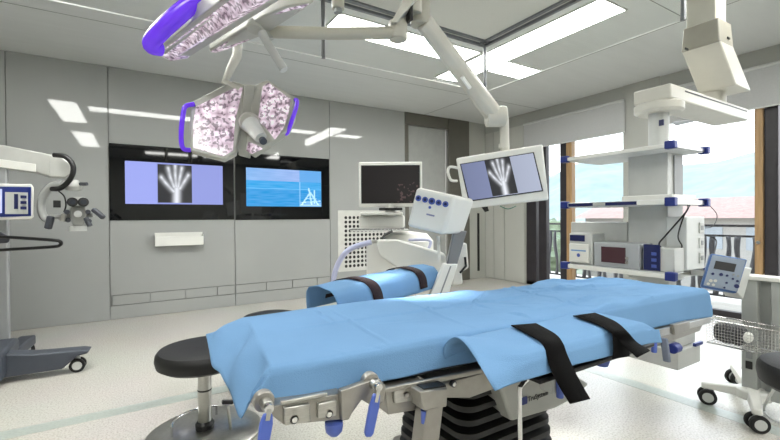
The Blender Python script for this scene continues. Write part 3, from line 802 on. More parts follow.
MB().prism([D(391, 22, 2.12), D(397, 22, 2.12), D(430, -18, 2.12), D(412, -18, 2.12)], FW*.05).build('spring_arm', CREAM, M_, bevel=.004)

# lower surgical light: two wings
L2 = empty('surgical_light', D(240, 120, 2.4), 'smaller surgical lamp of two hexagonal wings with purple grips', 'surgical light', 'surgical lamps')
HM = mat('lamp_housing', 'b4b4ac')
n1 = wing([(191.5, 102), (232.5, 80.5), (245.5, 85), (243, 110), (235.5, 153), (223.4, 159.5), (190.5, 151), (189, 125)], 2.38, .0012, -.0012, 220, 120, .055,
     [(196, 107), (236, 87.5), (243, 88), (235, 122), (233, 151), (223, 156.5), (193.5, 148), (193, 125)], L2)
n2 = wing([(252, 86), (267, 79.5), (294, 97), (292, 118), (286, 131.5), (251, 155.5), (245, 150), (250, 118)], 2.40, -.0012, -.0010, 262, 115, .055,
     [(263, 87), (269, 83), (291, 99.5), (288, 116), (283, 129.5), (275, 140), (268, 130), (258, 121)], L2)
MB().prism(poly([(249, 142), (257, 145), (263, 149), (252, 154), (247, 151)], 2.395, -.0012, -.0010, 262, 115), n2*-.006).build('lens_field', LENS, L2)
MB().prism([D(244, 84, 2.42), D(255, 85, 2.42), D(252, 118, 2.43), D(249, 158, 2.42), D(238, 155, 2.42)], FW*.03).build('centre_spine', HM, L2, bevel=.006)
MB().lathe(D(250, 123, 2.39), [(0, -.055), (.04, -.055), (.056, -.035), (.06, 0), (0, .03)], 28, axis=tuple(FW)).build('centre_hub', HM, L2)
MB().tube([D(250, 124, 2.34), D(261, 138, 2.29)], [.050, .034], 20).build('sterile_handle', LGREY, L2)
MB().cyl(D(262.5, 140, 2.285), D(263.5, 141.5, 2.27), .020, seg=20).build('handle_cap', DGREY, L2)
g = [D(194, 104, 2.36), D(186, 106, 2.33), D(183.5, 112, 2.32), D(181.5, 128, 2.31), D(181.5, 143, 2.32), D(184, 149, 2.34), D(190, 150, 2.37)]
MB().tube(smoothpath(g, 5), .013, 14).build('grip_handle', PURPLE, L2)
g = [D(292, 101, 2.42), D(296.5, 100, 2.38), D(296.5, 106, 2.37), D(292, 120, 2.36), D(287, 133, 2.38), D(284, 132, 2.42)]
MB().tube(smoothpath(g, 5), .012, 14).build('grip_handle', PURPLE, L2)
MB().tube([D(240, 90, 2.45), D(225, 82, 2.45), D(230, 70, 2.45), D(237, 56, 2.46), D(238, 38, 2.46)], [.02, .022, .024, .028, .028], 16).build('suspension_arm', CREAM, L2)
c = D(238, 38, 2.46)
hi_ = D(238, -40, 2.46)
MB().tube(smoothpath([c, c.lerp(hi_, .5), hi_, hi_.lerp(V((HUB.x, HUB.y, 2.78)), .15), V((HUB.x, HUB.y, 2.78)).lerp(hi_, .07)], 5), .028, 16).build('support_arm', BEIGE, L2)
for pos, tgt, e in ((D(225, 45, 1.8), P(418, 293, z=.88), 26), (D(245, 120, 2.36), P(420, 292, z=.88), 20)):
    l = bpy.data.lights.new('surgical_spot', 'SPOT'); o = bpy.data.objects.new('surgical_spot', l); COL.objects.link(o)
    l.energy = e*14; l.spot_size = math.radians(15); l.spot_blend = .9; l.shadow_soft_size = .12; l.color = (1, .98, .96)
    pos = pos + (tgt-pos).normalized()*.08
    o.location = pos; o.rotation_euler = (tgt-pos).to_track_quat('-Z', 'Y').to_euler()
# small fitting at the upper edge
t = empty('ceiling_arm_joint', D(338, 8, 2.4), 'rounded grey joint hanging at the top edge, left of the hub', 'ceiling mount')
MB().cyl(D(338, 9, 2.4), D(338, -40, 2.4), .036, .045, seg=20).build('joint_housing', BEIGE, t)
MB().cyl(D(338, 13, 2.4), D(338, 9, 2.4), .024, seg=16).build('joint_bolt', MGREY, t)
pt = D(338, -40, 2.4); MB().cyl(pt, (pt.x, pt.y, H-.01), .04, seg=20).build('drop_tube', BEIGE, t)

# ceiling monitor
Mo = empty('ceiling_monitor', D(502, 178, 2.6), 'white framed monitor on a ceiling arm showing a hand X-ray', 'monitor')
c0, c1, c2, c3 = D(456, 158, 2.62), D(543, 144, 2.52), D(549, 200, 2.52), D(464, 209, 2.62)   # TL TR BR BL
n = (c1-c0).cross(c3-c0).normalized(); n = n if n.dot(FW) > 0 else -n
c2 = onplane(549, 200, c0, n)
MB().prism([c0, c1, c2, c3], n*.06).build('monitor_case', WHITE, Mo, bevel=.012, seg=3)
s0, s1, s2_ = [onplane(a, b, c0-n*.004, n) for a, b in ((461, 164.5), (533, 153), (469.5, 200.5))]
ex = s1-s0; ey = s0-s2_
MB().prism([s0-ex*.015+ey*.02, s1+ex*.015+ey*.02, s1-ey*1.03+ex*.015, s0-ey*1.03-ex*.015], n*.006).build('bezel_inset', BLACK, Mo)
screen('display', s0-ey-n*.001, ex, ey, xray_grey, Mo)
MB().tube(smoothpath([D(458, 168, 2.62), D(450, 167, 2.61), D(448, 172, 2.60), D(451, 180, 2.61), D(457, 181, 2.63)], 4), .009, 10).build('side_handle', WHITE, Mo)
MB().cyl(D(505, 152, 2.62), D(504, 118, 2.62), .028, .03, seg=20).build('suspension_tube', CREAM, Mo)
MB().cyl(D(504, 148, 2.62), D(504, 144, 2.62), .034, seg=20).build('tube_collar', CREAM, Mo)
jb = D(494, 115, 2.6); ja = D(424, 22, 2.25)
mb = MB(); d = (jb-ja).normalized()
mb.tube([ja, ja.lerp(jb, .5), jb], [.052, .055, .06], 8); mb.build('spring_arm', CREAM, Mo, bevel=.01)
MB().tube([D(462, 77, 2.37), D(470, 88, 2.42)], .012, 6).build('arm_slot', EDGEW, Mo)
MB().cyl(jb-RT*.05+V((0, 0, -.01)), jb+RT*.075+V((0, 0, -.01)), .065, seg=24).build('arm_joint', CREAM, Mo, bevel=.01)
MB().cyl(ja-RT*.02-V((0, 0, .02)), ja-RT*.02+V((0, 0, .11)), .055, seg=24).build('arm_joint', BEIGE, Mo, bevel=.008)
MB().bar(ja+V((0, 0, .05)), V((HUB.x, HUB.y, ja.z+.08)), .05, .05).build('arm_link', BEIGE, Mo)
MB().prism([D(480, 205, 2.62), D(487, 204, 2.62), D(489, 211, 2.62), D(485, 212, 2.62)], n*.03).build('cable_clip', BLACK, Mo)
MB().tube(smoothpath([D(500, 206, 2.64), D(508, 209, 2.64), D(516, 206, 2.64)], 4), .003, 6).build('cable', mat('green_cable', '2f7d6a', .5), Mo)

# ------------------------------------------------------------ pendant (right)
PD = empty('ceiling_pendant', (3.2, 1.6, H), 'white ceiling pendant with shelves and blue corner caps in front of the windows', 'equipment pendant')
top = P(706, 0, y=1.36); px_, py2 = top.x, 1.36
MB().box(px_-.092, px_+.092, py2-.092, py2+.092, 2.62, H-.001).build('ceiling_column', mat('pendant_beige', 'c6c4b8', .35), PD, bevel=.008)
c = P(707, 38, y=1.36)
MB().hexa([(c.x-.12, py2-.12, c.z-.092), (c.x+.12, py2-.12, c.z-.092), (c.x+.12, py2+.12, c.z-.092), (c.x-.12, py2+.12, c.z-.092), (c.x-.11, py2-.11, 2.65), (c.x+.11, py2-.11, 2.65), (c.x+.11, py2+.11, 2.65), (c.x-.11, py2+.11, 2.65)]).build('rotary_head', mat('head_beige', '9c998e', .35), PD, bevel=.008)
for q in ((687, 49), (729, 38)):
    c2_ = P(q[0], q[1], y=py2-.125); MB().box(c2_.x-.02, c2_.x+.02, py2-.126, py2-.12, c2_.z-.006, c2_.z+.006).build('brake_slot', BLACK, PD)
e = P(724, 92, y=1.36)
zb = c.z-.08
MB().hexa([(e.x-.14, py2-.12, e.z-.0), (e.x+.16, py2-.12, e.z-.0), (e.x+.16, py2+.12, e.z), (e.x-.14, py2+.12, e.z), (c.x-.12, py2-.12, zb), (c.x+.12, py2-.12, zb), (c.x+.12, py2+.12, zb), (c.x-.12, py2+.12, zb)]).build('slanted_link', CREAM, PD, bevel=.01)
MB().cyl((e.x-.02, 1.43, 2.115), (e.x-.02, 1.43, e.z+.02), .09, seg=28).build('arm_bearing', CREAM, PD, bevel=.006)
AX0, AX1, AY0, AY1, AZ0, AZ1 = 3.0, 4.31, 1.33, 1.57, 2.025, 2.125
MB().box(AX0, AX1, AY0, AY1, AZ0, AZ1).build('support_arm', CREAM, PD, bevel=.012, seg=3)
MB().box(AX0+.2, AX1-.03, AY0-.003, AY0, AZ1-.03, AZ1-.022).build('arm_groove', BLACK, PD)
CX, CY = 3.10, 1.45
MB().lathe((CX, CY, 1.955), [(0, 0), (.13, 0), (.15, .015), (.15, .06), (.13, .075), (0, .075)], 32).build('arm_bearing', CREAM, PD)
MB().cyl((CX, CY, 1.70), (CX, CY, 1.96), .062, seg=28).build('drop_tube', LGREY, PD)
MB().box(CX-.064, CX-.055, CY-.06, CY-.03, 1.86, 1.90).build('brake_button', NAVY, PD)
BODY = mat('pendant_grey', 'c3c5c3', .35)
MB().box(3.02, 3.24, 1.36, 1.62, .80, 1.72).build('body_column', BODY, PD, bevel=.006)
MB().box(3.10, 3.22, 1.352, 1.358, 1.38, 1.66).build('side_inlay', MGREY, PD)
SH = [(1.70, .03), (1.35, .035), (.885, .035)]
def shelf(z, th, rail):
    x0, x1, y0, y1 = 2.82, 3.28, 1.25, 1.99
    s = MB().box(x0, x1, y0, y1, z-th, z).build('shelf', mat('shelf_white', 'd2d4d4', .3), PD, bevel=.004)
    for (cx, cy) in ((x0, y0), (x1, y0), (x0, y1)):
        MB().box(cx-.022, cx+.022, cy-.03, cy+.03, z-th-.008, z+.012).build('corner_cap', BLUEP, s, bevel=.006)
    MB().box(x0-.012, x0-.002, y0+.03, y1-.03, z-th+.004, z-.004).build('front_rail', WHITE, s)
    MB().box(x0+.03, x1-.03, y0-.012, y0-.002, z-th+.004, z-.004).build('end_rail', STEEL, s)
    if rail: MB().box(x0-.018, x0-.012, 1.45, 1.95, z-th+.006, z-.006).build('control_strip', NAVY, s); MB().box(x0-.021, x0-.018, 1.66, 1.75, z-th+.008, z-.008).build('control_window', LGREY, s)
    return s
for i, (z, th) in enumerate(SH): shelf(z, th, i == 1)
MB().box(2.90, 3.24, 1.28, 1.6, 1.35, 1.385).build('shelf_tray', WHITE, PD, bevel=.004)
MB().box(3.05, 3.2, 1.64, 2.1, .9, 1.2).build('body_wing', BODY, PD, bevel=.006)
# socket box on the side
sb = MB().box(3.0, 3.26, 1.24, 1.36, .89, 1.24).build('socket_box', mat('socket_white', 'cdd0cf', .35), PD, bevel=.006)
for i in range(3):
    z = .93+i*.10; MB().box(3.17, 3.23, 1.232, 1.24, z, z+.07).build('socket', LGREY, sb, bevel=.003); MB().box(3.185, 3.215, 1.229, 1.232, z+.02, z+.05).build('socket_hole', MGREY, sb)
# drawer unit below
DXA = 2.80
dw = MB().box(2.76, 3.02, 1.20, 1.60, .44, .70).build('drawer_cabinet', BODY, PD, bevel=.008)
d2 = MB().box(2.74, 3.04, 1.18, 1.62, .32, .435).build('drawer', BODY, PD, bevel=.006)
MB().box(2.93, 3.03, 1.162, 1.18, .435, .455).build('drawer_handle', BLUEP, d2, bevel=.003)
MB().box(2.9, 3.0, 1.3, 1.5, .69, .86).build('drawer_hanger', BODY, PD)
# things on the shelf
def dev(px0, px1, y0, y1, z0, z1, name, label, cat, m): pass
t = empty('infusion_monitor', (2.87, 1.93, .885), 'small white monitor with a dark blue strip at the left end of the shelf', 'medical device')
MB().box(2.84, 3.0, 1.78, 1.97, .886, 1.12).build('case', LGREY, t, bevel=.008)
MB().box(2.834, 2.84, 1.84, 1.96, 1.06, 1.105).build('display_strip', NAVY, t)
MB().box(2.822, 2.84, 1.80, 1.96, .90, 1.04).build('front_door', WHITE, t, bevel=.006)
MB().box(2.8205, 2.822, 1.82, 1.94, .985, .995).build('blue_mark', mat('mark_blue', '6f9fd0', .4), t)
MB().lathe((2.821, 1.88, .955), [(0, 0), (.014, 0)], 16, (1, 0, 0)).build('blue_mark', BLUEL, t)
t = empty('display_unit', (2.87, 1.62, .885), 'grey desktop unit with a small dark reddish display', 'medical device')
MB().box(2.84, 3.01, 1.45, 1.77, .886, 1.06).build('case', mat('unit_grey', 'a9adb2', .35), t, bevel=.006)
MB().box(2.834, 2.84, 1.54, 1.71, .92, 1.03).build('display', mat('red_display', '2a2228', .2, emit='5a3238', es=.25), t)
for i in range(2): MB().cyl((2.83, 1.53, .93+i*.03), (2.84, 1.53, .93+i*.03), .009, seg=12).build('control_knob', STEEL, t)
t = empty('control_unit', (2.87, 1.36, .885), 'white control unit with a dark blue front panel beside the socket box', 'medical device')
MB().box(2.86, 2.995, 1.25, 1.44, .886, 1.04).build('case', LGREY, t, bevel=.006)
MB().box(2.852, 2.86, 1.33, 1.43, .892, 1.06).build('front_panel', NAVY, t)
for i in range(3): MB().box(2.849, 2.852, 1.35, 1.38, .91+i*.04, .93+i*.04).build('button', BLUEL, t)
# cables
def cable(pts, r, name, label, m=BLACK):
    o = MB().tube(smoothpath(pts, 6), r, 8).build(name, m); tag(o, label, 'cable', 'cables around the pendant'); return o
cable([P(688, 205, x=2.99), P(686, 212, x=2.97), P(666, 235, x=2.95), P(659, 244, x=2.93), P(664, 250, x=2.95)], .005, 'cable', 'thick black cable curling in front of the pendant column')
cable([P(690, 205, x=2.99), P(684, 216, x=2.98), P(678, 236, x=2.98), P(682, 246, x=2.98), P(679, 250, x=2.98)], .004, 'cable', 'thin black cable hanging down the pendant column')
cable([P(709, 205, y=1.24), P(717, 215, y=1.2), P(713, 226, y=1.2), P(705, 228, y=1.23)], .0025, 'cable', 'thin black wire looping beside the middle shelf end')
cable([P(705, 235, y=1.22), P(716, 240, y=1.15), P(714, 254, y=1.08)], .004, 'cable', 'black cable from the socket box to the control panel')
# flat hood behind the drop tube (monitor tray)
t = empty('glass_shelf', (3.45, 1.9, 1.93), 'thin dark edged shelf plate behind the pendant tube', 'shelf')
MB().prism([P(672, 123, y=1.75), P(708, 118, y=1.75), P(706, 119, y=2.0), P(676, 126, y=2.0)], (0, 0, .012)).build('plate', MGREY, t)

# ------------------------------------------------------------ trolley with control panel and basket (right)
K = empty('equipment_trolley', (3.45, 1.0, 0), 'white wheeled trolley with a control panel and wire basket at the right', 'trolley')
TG = mat('trolley_grey', 'a6a9a6', .4)
MB().box(3.25, 3.33, .962, 1.042, .12, .855).build('column', TG, K, bevel=.006)
MB().box(3.25, 3.33, .80, .90, .12, .862).build('column', TG, K, bevel=.006)
MB().box(3.235, 3.345, .79, 1.06, .845, .872).build('top_bar', WHITE, K, bevel=.006)
MB().box(3.30, 3.31, .89, .97, .14, .84).build('back_plate', TG, K)
MB().box(3.244, 3.25, .985, 1.02, .285, .335).build('socket_plate', BLACK, K, bevel=.003)
MB().box(3.244, 3.25, .985, 1.02, .35, .40).build('socket_plate', MGREY, K, bevel=.003)
MB().box(3.244, 3.25, .985, 1.02, .41, .46).build('socket_plate', MGREY, K, bevel=.003)
q0 = P(716, 390, z=.09); 
hubc = V((3.28, .99, .13))
cast = [P(707, 403, z=0), P(757, 431, z=0), P(735, 384, z=0), V((3.75, .72, 0))]
MB().cyl(hubc-V((0, 0, .03)), hubc+V((0, 0, .03)), .09, seg=24).build('base_hub', WHITE, K, bevel=.01)
def caster(c, parent, r=.05, rz=.6, name='caster'):
    c = V((c.x, c.y, 0)); d = V((math.cos(rz), math.sin(rz), 0))
    o = MB().cyl(c+V((0, 0, r*1.2)), c+V((0, 0, r*2+.02)), .018, seg=14).build(name, LGREY, parent)
    for s_ in (-1, 1):
        w = c+d*.026*s_+V((0, 0, r)); MB().cyl(w-d*.013, w+d*.013, r, seg=28).build('tyre', RUBBER, o, bevel=.005)
        MB().cyl(w-d*.0145, w+d*.0145, r*.62, seg=24).build('wheel_cap', LGREY, o)
    MB().cyl(c-d*.014+V((0, 0, r)), c+d*.014+V((0, 0, r)), r*.7, seg=20).build('caster_hood', LGREY, o)
for i, c_ in enumerate(cast):
    leg = MB(); e_ = V((c_.x, c_.y, .115)); dd = (e_-hubc); dd.z = 0; dn = dd.normalized(); s_ = V((-dn.y, dn.x, 0))
    a_ = hubc+V((0, 0, .02)); 
    leg.hexa([a_-s_*.04-V((0, 0, .045)), e_+dn*.03-s_*.025-V((0, 0, .015)), e_+dn*.03+s_*.025-V((0, 0, .015)), a_+s_*.04-V((0, 0, .045)), a_-s_*.035+V((0, 0, .02)), e_+dn*.03-s_*.02+V((0, 0, .022)), e_+dn*.03+s_*.02+V((0, 0, .022)), a_+s_*.035+V((0, 0, .02))])
    leg.build('leg', WHITE, K, bevel=.008)
    caster(c_, K, .05, .5+i*.25)
# wire basket
bx0, bx1, by0, by1, bz0, bz1 = 3.10, 3.23, .76, 1.17, .435, .585
mb = MB()
for z in (bz0, bz1): mb.tube([(bx0, by0, z), (bx1, by0, z), (bx1, by1, z), (bx0, by1, z)], .004, 8, closed=True)
mb.build('basket_rim', CHROME, K)
mb = MB(); n = 26
for i in range(n+1):
    y = by0+(by1-by0)*i/n; mb.tube([(bx0, y, bz1), (bx0, y, bz0), (bx1, y, bz0), (bx1, y, bz1)], .0010, 4)
for j in range(1, 8):
    z = bz0+(bz1-bz0)*j/8; mb.tube([(bx0, by0, z), (bx0, by1, z)], .0010, 4); mb.tube([(bx1, by0, z), (bx1, by1, z)], .0010, 4)
    mb.tube([(bx0, by0, z), (bx1, by0, z)], .0010, 4); mb.tube([(bx0, by1, z), (bx1, by1, z)], .0010, 4)
for j in range(1, 6):
    x = bx0+(bx1-bx0)*j/6; mb.tube([(x, by0, bz0), (x, by1, bz0)], .0010, 4)
mb.build('basket_wires', CHROME, K)
t = empty('mesh_bag', ((bx0+bx1)/2, 1.06, bz0), 'dark grey mesh bag with a white end lying in the wire basket', 'bag')
b = bmesh.new(); bmesh.ops.create_uvsphere(b, u_segments=40, v_segments=24, radius=1)
for v in b.verts:
    c = v.co; q = [math.copysign(abs(w)**.6, w) for w in c]
    v.co = V((bx0+.062+q[0]*.052, 1.065+q[1]*.085, bz0+.070+q[2]*.062*(1+.06*math.sin(q[1]*9))))
mb = MB(); mb.b.free(); mb.b = b
def mesh_mat():
    m = mat('bag_mesh', '35353a', .7, 0, .3, 30); n_ = m.node_tree; g_ = n_.nodes.new('ShaderNodeNewGeometry'); ck = n_.nodes.new('ShaderNodeTexChecker'); ck.inputs['Scale'].default_value = 90
    mp_ = n_.nodes.new('ShaderNodeMapping'); mp_.inputs['Rotation'].default_value = (.785, 0, 0); n_.links.new(g_.outputs['Position'], mp_.inputs[0]); n_.links.new(mp_.outputs[0], ck.inputs[0])
    ck.inputs[1].default_value = lin('242428'); ck.inputs[2].default_value = lin('5a5a60'); n_.links.new(ck.outputs[0], n_.nodes['Principled BSDF'].inputs['Base Color']); return m
mb.build('bag_body', mesh_mat(), t, smooth=80)
MB().lathe((bx0+.05, .975, bz0+.07), [(0, -.02), (.030, -.014), (.034, .0), (.022, .012), (0, .014)], 24, axis=(-.5, -1, 0)).build('bag_end', WHITE, t)
# control panel
def panelthing():
    t = empty('control_console', P(724, 290, y=.98), 'tilted blue and grey control panel with a dark display and knobs', 'control panel')
    a = D(711, 253, 2.30); n = (FW*1.0-UP*.28+RT*.45).normalized()
    b_, c_, d_ = [onplane(u_, v_, a, n) for u_, v_ in ((748, 259), (737.5, 293.5), (701, 287))]
    MB().prism([a, b_, c_, d_], n*.045).build('case', mat('panel_blue', '41659c', .35), t, bevel=.012, seg=3)
    ex = b_-a; ey = d_-a
    def at(u, v, o=0): return a+ex*u+ey*v-n*o
    MB().prism([at(.05, .05, .001), at(.95, .05, .001), at(.95, .94, .001), at(.05, .94, .001)], -n*.003).build('face_plate', mat('panel_face', '8a96a6', .35), t)
    MB().prism([at(.18, .2, .004), at(.74, .2, .004), at(.74, .43, .004), at(.18, .43, .004)], -n*.002).build('display', BLACK, t)
    for u, v, r, m in ((.2, .58, .011, NAVY), (.42, .56, .014, NAVY), (.58, .56, .010, NAVY), (.74, .5, .009, MGREY), (.86, .52, .009, MGREY), (.75, .62, .009, NAVY), (.88, .66, .010, NAVY), (.9, .8, .018, NAVY), (.62, .76, .009, NAVY), (.2, .78, .013, CREAM), (.32, .76, .012, CREAM), (.16, .88, .011, CREAM), (.3, .88, .011, CREAM), (.6, .9, .008, NAVY)):
        p = at(u, v, .004); MB().cyl(p, p-n*.006, r*.62, seg=14).build('knob', m, t)
    pm = at(.8, .5, -.05)
    MB().hexa([at(.6, .2, -.045), at(1.0, .2, -.045), at(1.0, .9, -.045), at(.6, .9, -.045), at(.9, .15, -.16), at(1.42, .05, -.16), at(1.42, 1.0, -.16), at(.9, 1.0, -.16)]).build('rear_housing', LGREY, t, bevel=.006)
    MB().bar(at(.5, .5, -.05), V((3.1, 1.26, .87)), .03, .03).build('mount_arm', LGREY, t)
panelthing()
cable([P(775, 262, y=.7)+V((0, 0, -.6)), P(764, 408, z=.05), P(770, 418, z=.02), P(785, 424, z=.006), P(800, 428, z=.006)], .007, 'cable', 'grey cable bending down to the floor at the right edge', LGREY)

# ------------------------------------------------------------ imaging cart behind the table
CD = 3.9
I = empty('imaging_cart', V((D(385, 220, CD).x, D(385, 220, CD).y, 0)), 'white imaging cart with keyboard shelf and monitor by the perforated vent', 'medical cart')
base = D(388, 225, CD)
RX = RT.copy(); RX.z = 0; RX.normalize(); FY = V((-RX.y, RX.x, 0))
def cb(u0, u1, v0, v1, z0, z1, mb=None):    # box in the cart's own frame, u right, v deep
    mb = mb or MB(); c = V((base.x, base.y, 0)); return mb.obox(c+RX*(u0+u1)/2+FY*(v0+v1)/2+V((0, 0, (z0+z1)/2)), RX*(u1-u0)/2, FY*(v1-v0)/2, V((0, 0, (z1-z0)/2)))
cb(-.20, .24, -.15, .35, .2, 1.02).build('cabinet', WHITE, I, bevel=.03, seg=3)
cb(-.28, .28, -.2, .4, .10, .2).build('base', LGREY, I, bevel=.02)
for u in (-.24, .24):
    for v in (-.16, .36):
        c = V((base.x, base.y, 0))+RX*u+FY*v; caster(c, I, .045, YAW)
kb = cb(-.34, .19, -.22, .05, 1.125, 1.14).build('keyboard_tray', LGREY, I, bevel=.005)
mbk = MB()
for i in range(14):
    for j in range(4): cb(-.34+i*.035, -.31+i*.035, -.20+j*.05, -.16+j*.05, 1.140, 1.145, mbk)
mbk.build('keys', BLACK, kb)
cb(-.28, .16, .02, .30, 1.15, 1.27).build('top_deck', WHITE, I, bevel=.02, seg=3)
cb(-.26, .14, -.05, .25, 1.27, 1.30).build('top_deck', WHITE, I, bevel=.008)
MB().lathe(V((base.x, base.y, 0))+FY*.1+RX*.18+V((0, 0, .80)), [(0, -.06), (.22, -.06), (.26, -.03), (.26, .22), (.2, .29), (0, .32)], 36).build('rounded_cover', WHITE, I)
mo = MB(); cen = D(390.5, 184.5, CD)
mo.obox(cen, RX*.30, FY*.025, V((0, 0, .212)));
mo = mo.build('monitor', WHITE, I, bevel=.01, seg=3)
MB().obox(cen-FY*.026, RX*.277, FY*.003, V((0, 0, .18))).build('bezel', BLACK, mo)
screen('display', cen-FY*.031-RX*.27-V((0, 0, .172)), RX*.54, (0, 0, .344), darkpic, mo, 60, 36)
MB().cyl(cen+FY*.02-V((0, 0, .30)), cen+FY*.02-V((0, 0, .2)), .05, seg=20).build('monitor_neck', WHITE, mo)
mbk = MB(); mbk.obox(cen-V((0, 0, .235)), RX*.11, FY*.06, V((0, 0, .012))); mbk.build('monitor_foot', BLACK, mo, bevel=.005)
g = smoothpath([D(332, 292, 3.6), D(335, 272, 3.6), D(342, 257, 3.6), D(352, 248, 3.6), D(371, 242, 3.65)], 6)
MB().tube(g, .024, 14).build('curved_push_handle', mat('lavender_tube', 'b9bddb', .3), I)
g = smoothpath([D(409, 240, 3.7), D(428, 240, 3.6), D(430, 245, 3.6), D(424, 254, 3.6), D(412, 254, 3.7)], 5)
MB().tube(g, .012, 12).build('side_handle', mat('lavender_tube', 'b9bddb'), I)
MB().tube(smoothpath([D(383, 252, 3.55), D(380, 246, 3.55), D(384, 236, 3.6), D(392, 231, 3.65)], 5), .012, 8).build('cable', BLACK, I)
# articulated arm and imaging head
t = empty('imaging_machine', D(440, 290, 2.370), 'white imaging head with five blue buttons on a leaning grey column', 'imaging device')
MB().prism([D(376, 240, 2.700), D(398, 240, 2.670), D(446, 254, 2.460), D(446, 281, 2.460), D(410, 278, 2.580), D(380, 256, 2.700)], FY*.10).build('linkage_arm', WHITE, t, bevel=.015, seg=3)
MB().prism([D(452, 245, 2.460), D(467, 243, 2.460), D(469, 268, 2.460), D(462, 272, 2.460), D(463, 284, 2.460), D(452, 286, 2.460)], FY*.09).build('rear_bracket', WHITE, t, bevel=.01)
MB().tube([D(465, 257, 2.448), D(466, 266, 2.448), D(460, 273, 2.448)], .007, 8).build('cable', BLACK, t)
dr_ = FY*.06
MB().prism([D(454, 231, 2.34), D(467, 231, 2.34), D(457, 266, 2.33), D(446.5, 266, 2.33)], dr_).build('column', mat('column_grey', '85868a', .3, .3), t, bevel=.006)
MB().prism([D(444, 264, 2.32), D(458, 264, 2.32), D(448, 297, 2.30), D(429, 297, 2.30)], dr_*1.1).build('column_sleeve', WHITE, t, bevel=.006)
MB().tube([D(438, 236, 2.400), D(439.5, 262, 2.400)], .010, 10).build('thin_rod', WHITE, t)
MB().prism([D(450, 266, 2.318), D(451.5, 266, 2.318), D(440, 297, 2.295), D(438.5, 297, 2.295)], FY*-.003).build('column_slot', MGREY, t)
a, b_, c_, d_ = D(416, 187, 2.280), D(456, 195.5, 2.220), D(442.5, 235, 2.220), D(406, 226, 2.280)
n0 = (b_-a).cross(d_-a).normalized(); c_ = onplane(442.5, 235, a, n0)
r0, r1 = D(475, 199.5, 2.370), D(464, 234, 2.370)
n = (b_-a).cross(d_-a).normalized(); n = n if n.dot(FW) > 0 else -n
back = (r0-b_)
hd = MB().hexa([d_, c_, r1, d_+back, a, b_, r0, a+back]).build('imaging_head', WHITE, t, bevel=.018, seg=4)
ex = b_-a; ey = d_-a
for i in range(5):
    p = a+ex*(.13+i*.17)+ey*.26; r = .0165 if i != 2 else .019
    MB().cyl(p-n*.0, p-n*.004, r, seg=20).build('button', BLUEL, hd)
    MB().cyl(p-n*.004, p-n*.006, r*.5, seg=14).build('button_icon', NAVY, hd)
MB().cyl(a+ex*.46+ey*.42, a+ex*.46+ey*.42-n*.004, .008, seg=14).build('button', BLUEL, hd)
MB().prism([a+ex*.42+ey*.58-n*.001, a+ex*.62+ey*.58-n*.001, a+ex*.62+ey*.62-n*.001, a+ex*.42+ey*.62-n*.001], -n*.001).build('blue_mark', mat('mark_grey', '8a8fb0', .4), hd)

# ------------------------------------------------------------ microscope stand at the left
MD = 3.5
MY = ray(50, 220); MY.z = 0; MY.normalize(); MX = V((MY.y, -MY.x, 0))
Z = empty('surgical_microscope', V((D(-20, 360, MD).x, D(-20, 360, MD).y, 0)), 'floor standing surgical microscope with a white boom at the left edge', 'microscope')
OG = mat('optics_grey', '9c9d9b', .35)
MW = mat('microscope_white', 'b9bab6', .35)
def mp(a, b, d=MD): return D(a, b, d)
cz = mp(-25, 250); 
lo = mp(-25, 362).z
MB().prism([mp(-80, 160), mp(7, 160), mp(9, 350), mp(-80, 350)], MY*.22).build('stand_body', mat('stand_grey', 'a9abad', .4), Z, bevel=.02, seg=3)
MB().prism([mp(-60, 143), mp(4, 145), mp(54, 155), mp(52, 177), mp(38, 173), mp(-60, 160)], MY*.12).build('boom_arm', MW, Z, bevel=.012, seg=3)
MB().prism([mp(-30, 163, 3.47), mp(36, 172, 3.47), mp(36, 164, 3.47), mp(-30, 155, 3.47)], MY*.02).build('boom_cover', WHITE, Z, bevel=.004)
MB().prism([mp(49, 155, 3.48), mp(60, 156, 3.48), mp(70, 163, 3.48), mp(72, 172, 3.48), mp(66, 178, 3.48), mp(49, 177, 3.48)], MY*.14).build('boom_head', MW, Z, bevel=.012, seg=3)
MB().tube(smoothpath([mp(54, 155, 3.4), mp(66, 157, 3.4), mp(73, 166, 3.4), mp(71, 178, 3.4), mp(61, 188, 3.42), mp(52, 189, 3.45)], 6), .020, 12).build('cable_bundle', BLACK, Z)
MB().lathe(mp(73, 187), [(0, -.03), (.05, -.03), (.065, 0), (.06, .03), (.035, .06), (0, .06)], 24).build('swivel_joint', MW, Z)
MB().cyl(mp(80, 184), mp(87, 184), .015, seg=14).build('swivel_knob', DGREY, Z)
MB().tube(smoothpath([mp(64, 184), mp(52, 186), mp(44, 195), mp(41, 207), mp(44, 217), mp(52, 222)], 6), .030, 16).build('curved_arm', mat('arm_grey', '9fa19f', .35), Z)
MB().tube([mp(50, 217), mp(94, 215)], .018, 12).build('cross_bar', OG, Z)
MB().tube(smoothpath([mp(57, 190, 3.45), mp(64, 196, 3.45), mp(66, 205, 3.45), mp(64, 212, 3.45)], 5), .006, 8).build('cable', BLACK, Z)
MB().obox(mp(57, 204, 3.45), MX*.025, MY*.02, V((0, 0, .03))).build('counter_box', BLACK, Z, bevel=.004)
oh = MB().prism([mp(71, 206, 3.45), mp(86, 206, 3.45), mp(87, 214, 3.45), mp(84, 226, 3.45), mp(73, 226, 3.45), mp(70, 214, 3.45)], MY*.12).build('optics_head', OG, Z, bevel=.015, seg=3)
for a_ in (72.5, 83.5):
    p = mp(a_, 202, 3.38); MB().cyl(p+MY*.12, p, .034, .038, seg=22).build('eyepiece', BLACK, oh, bevel=.004)
    MB().cyl(p, p-MY*.004, .020, seg=18).build('eyepiece_lens', mat('lens_dark', '30343c', .05), oh)
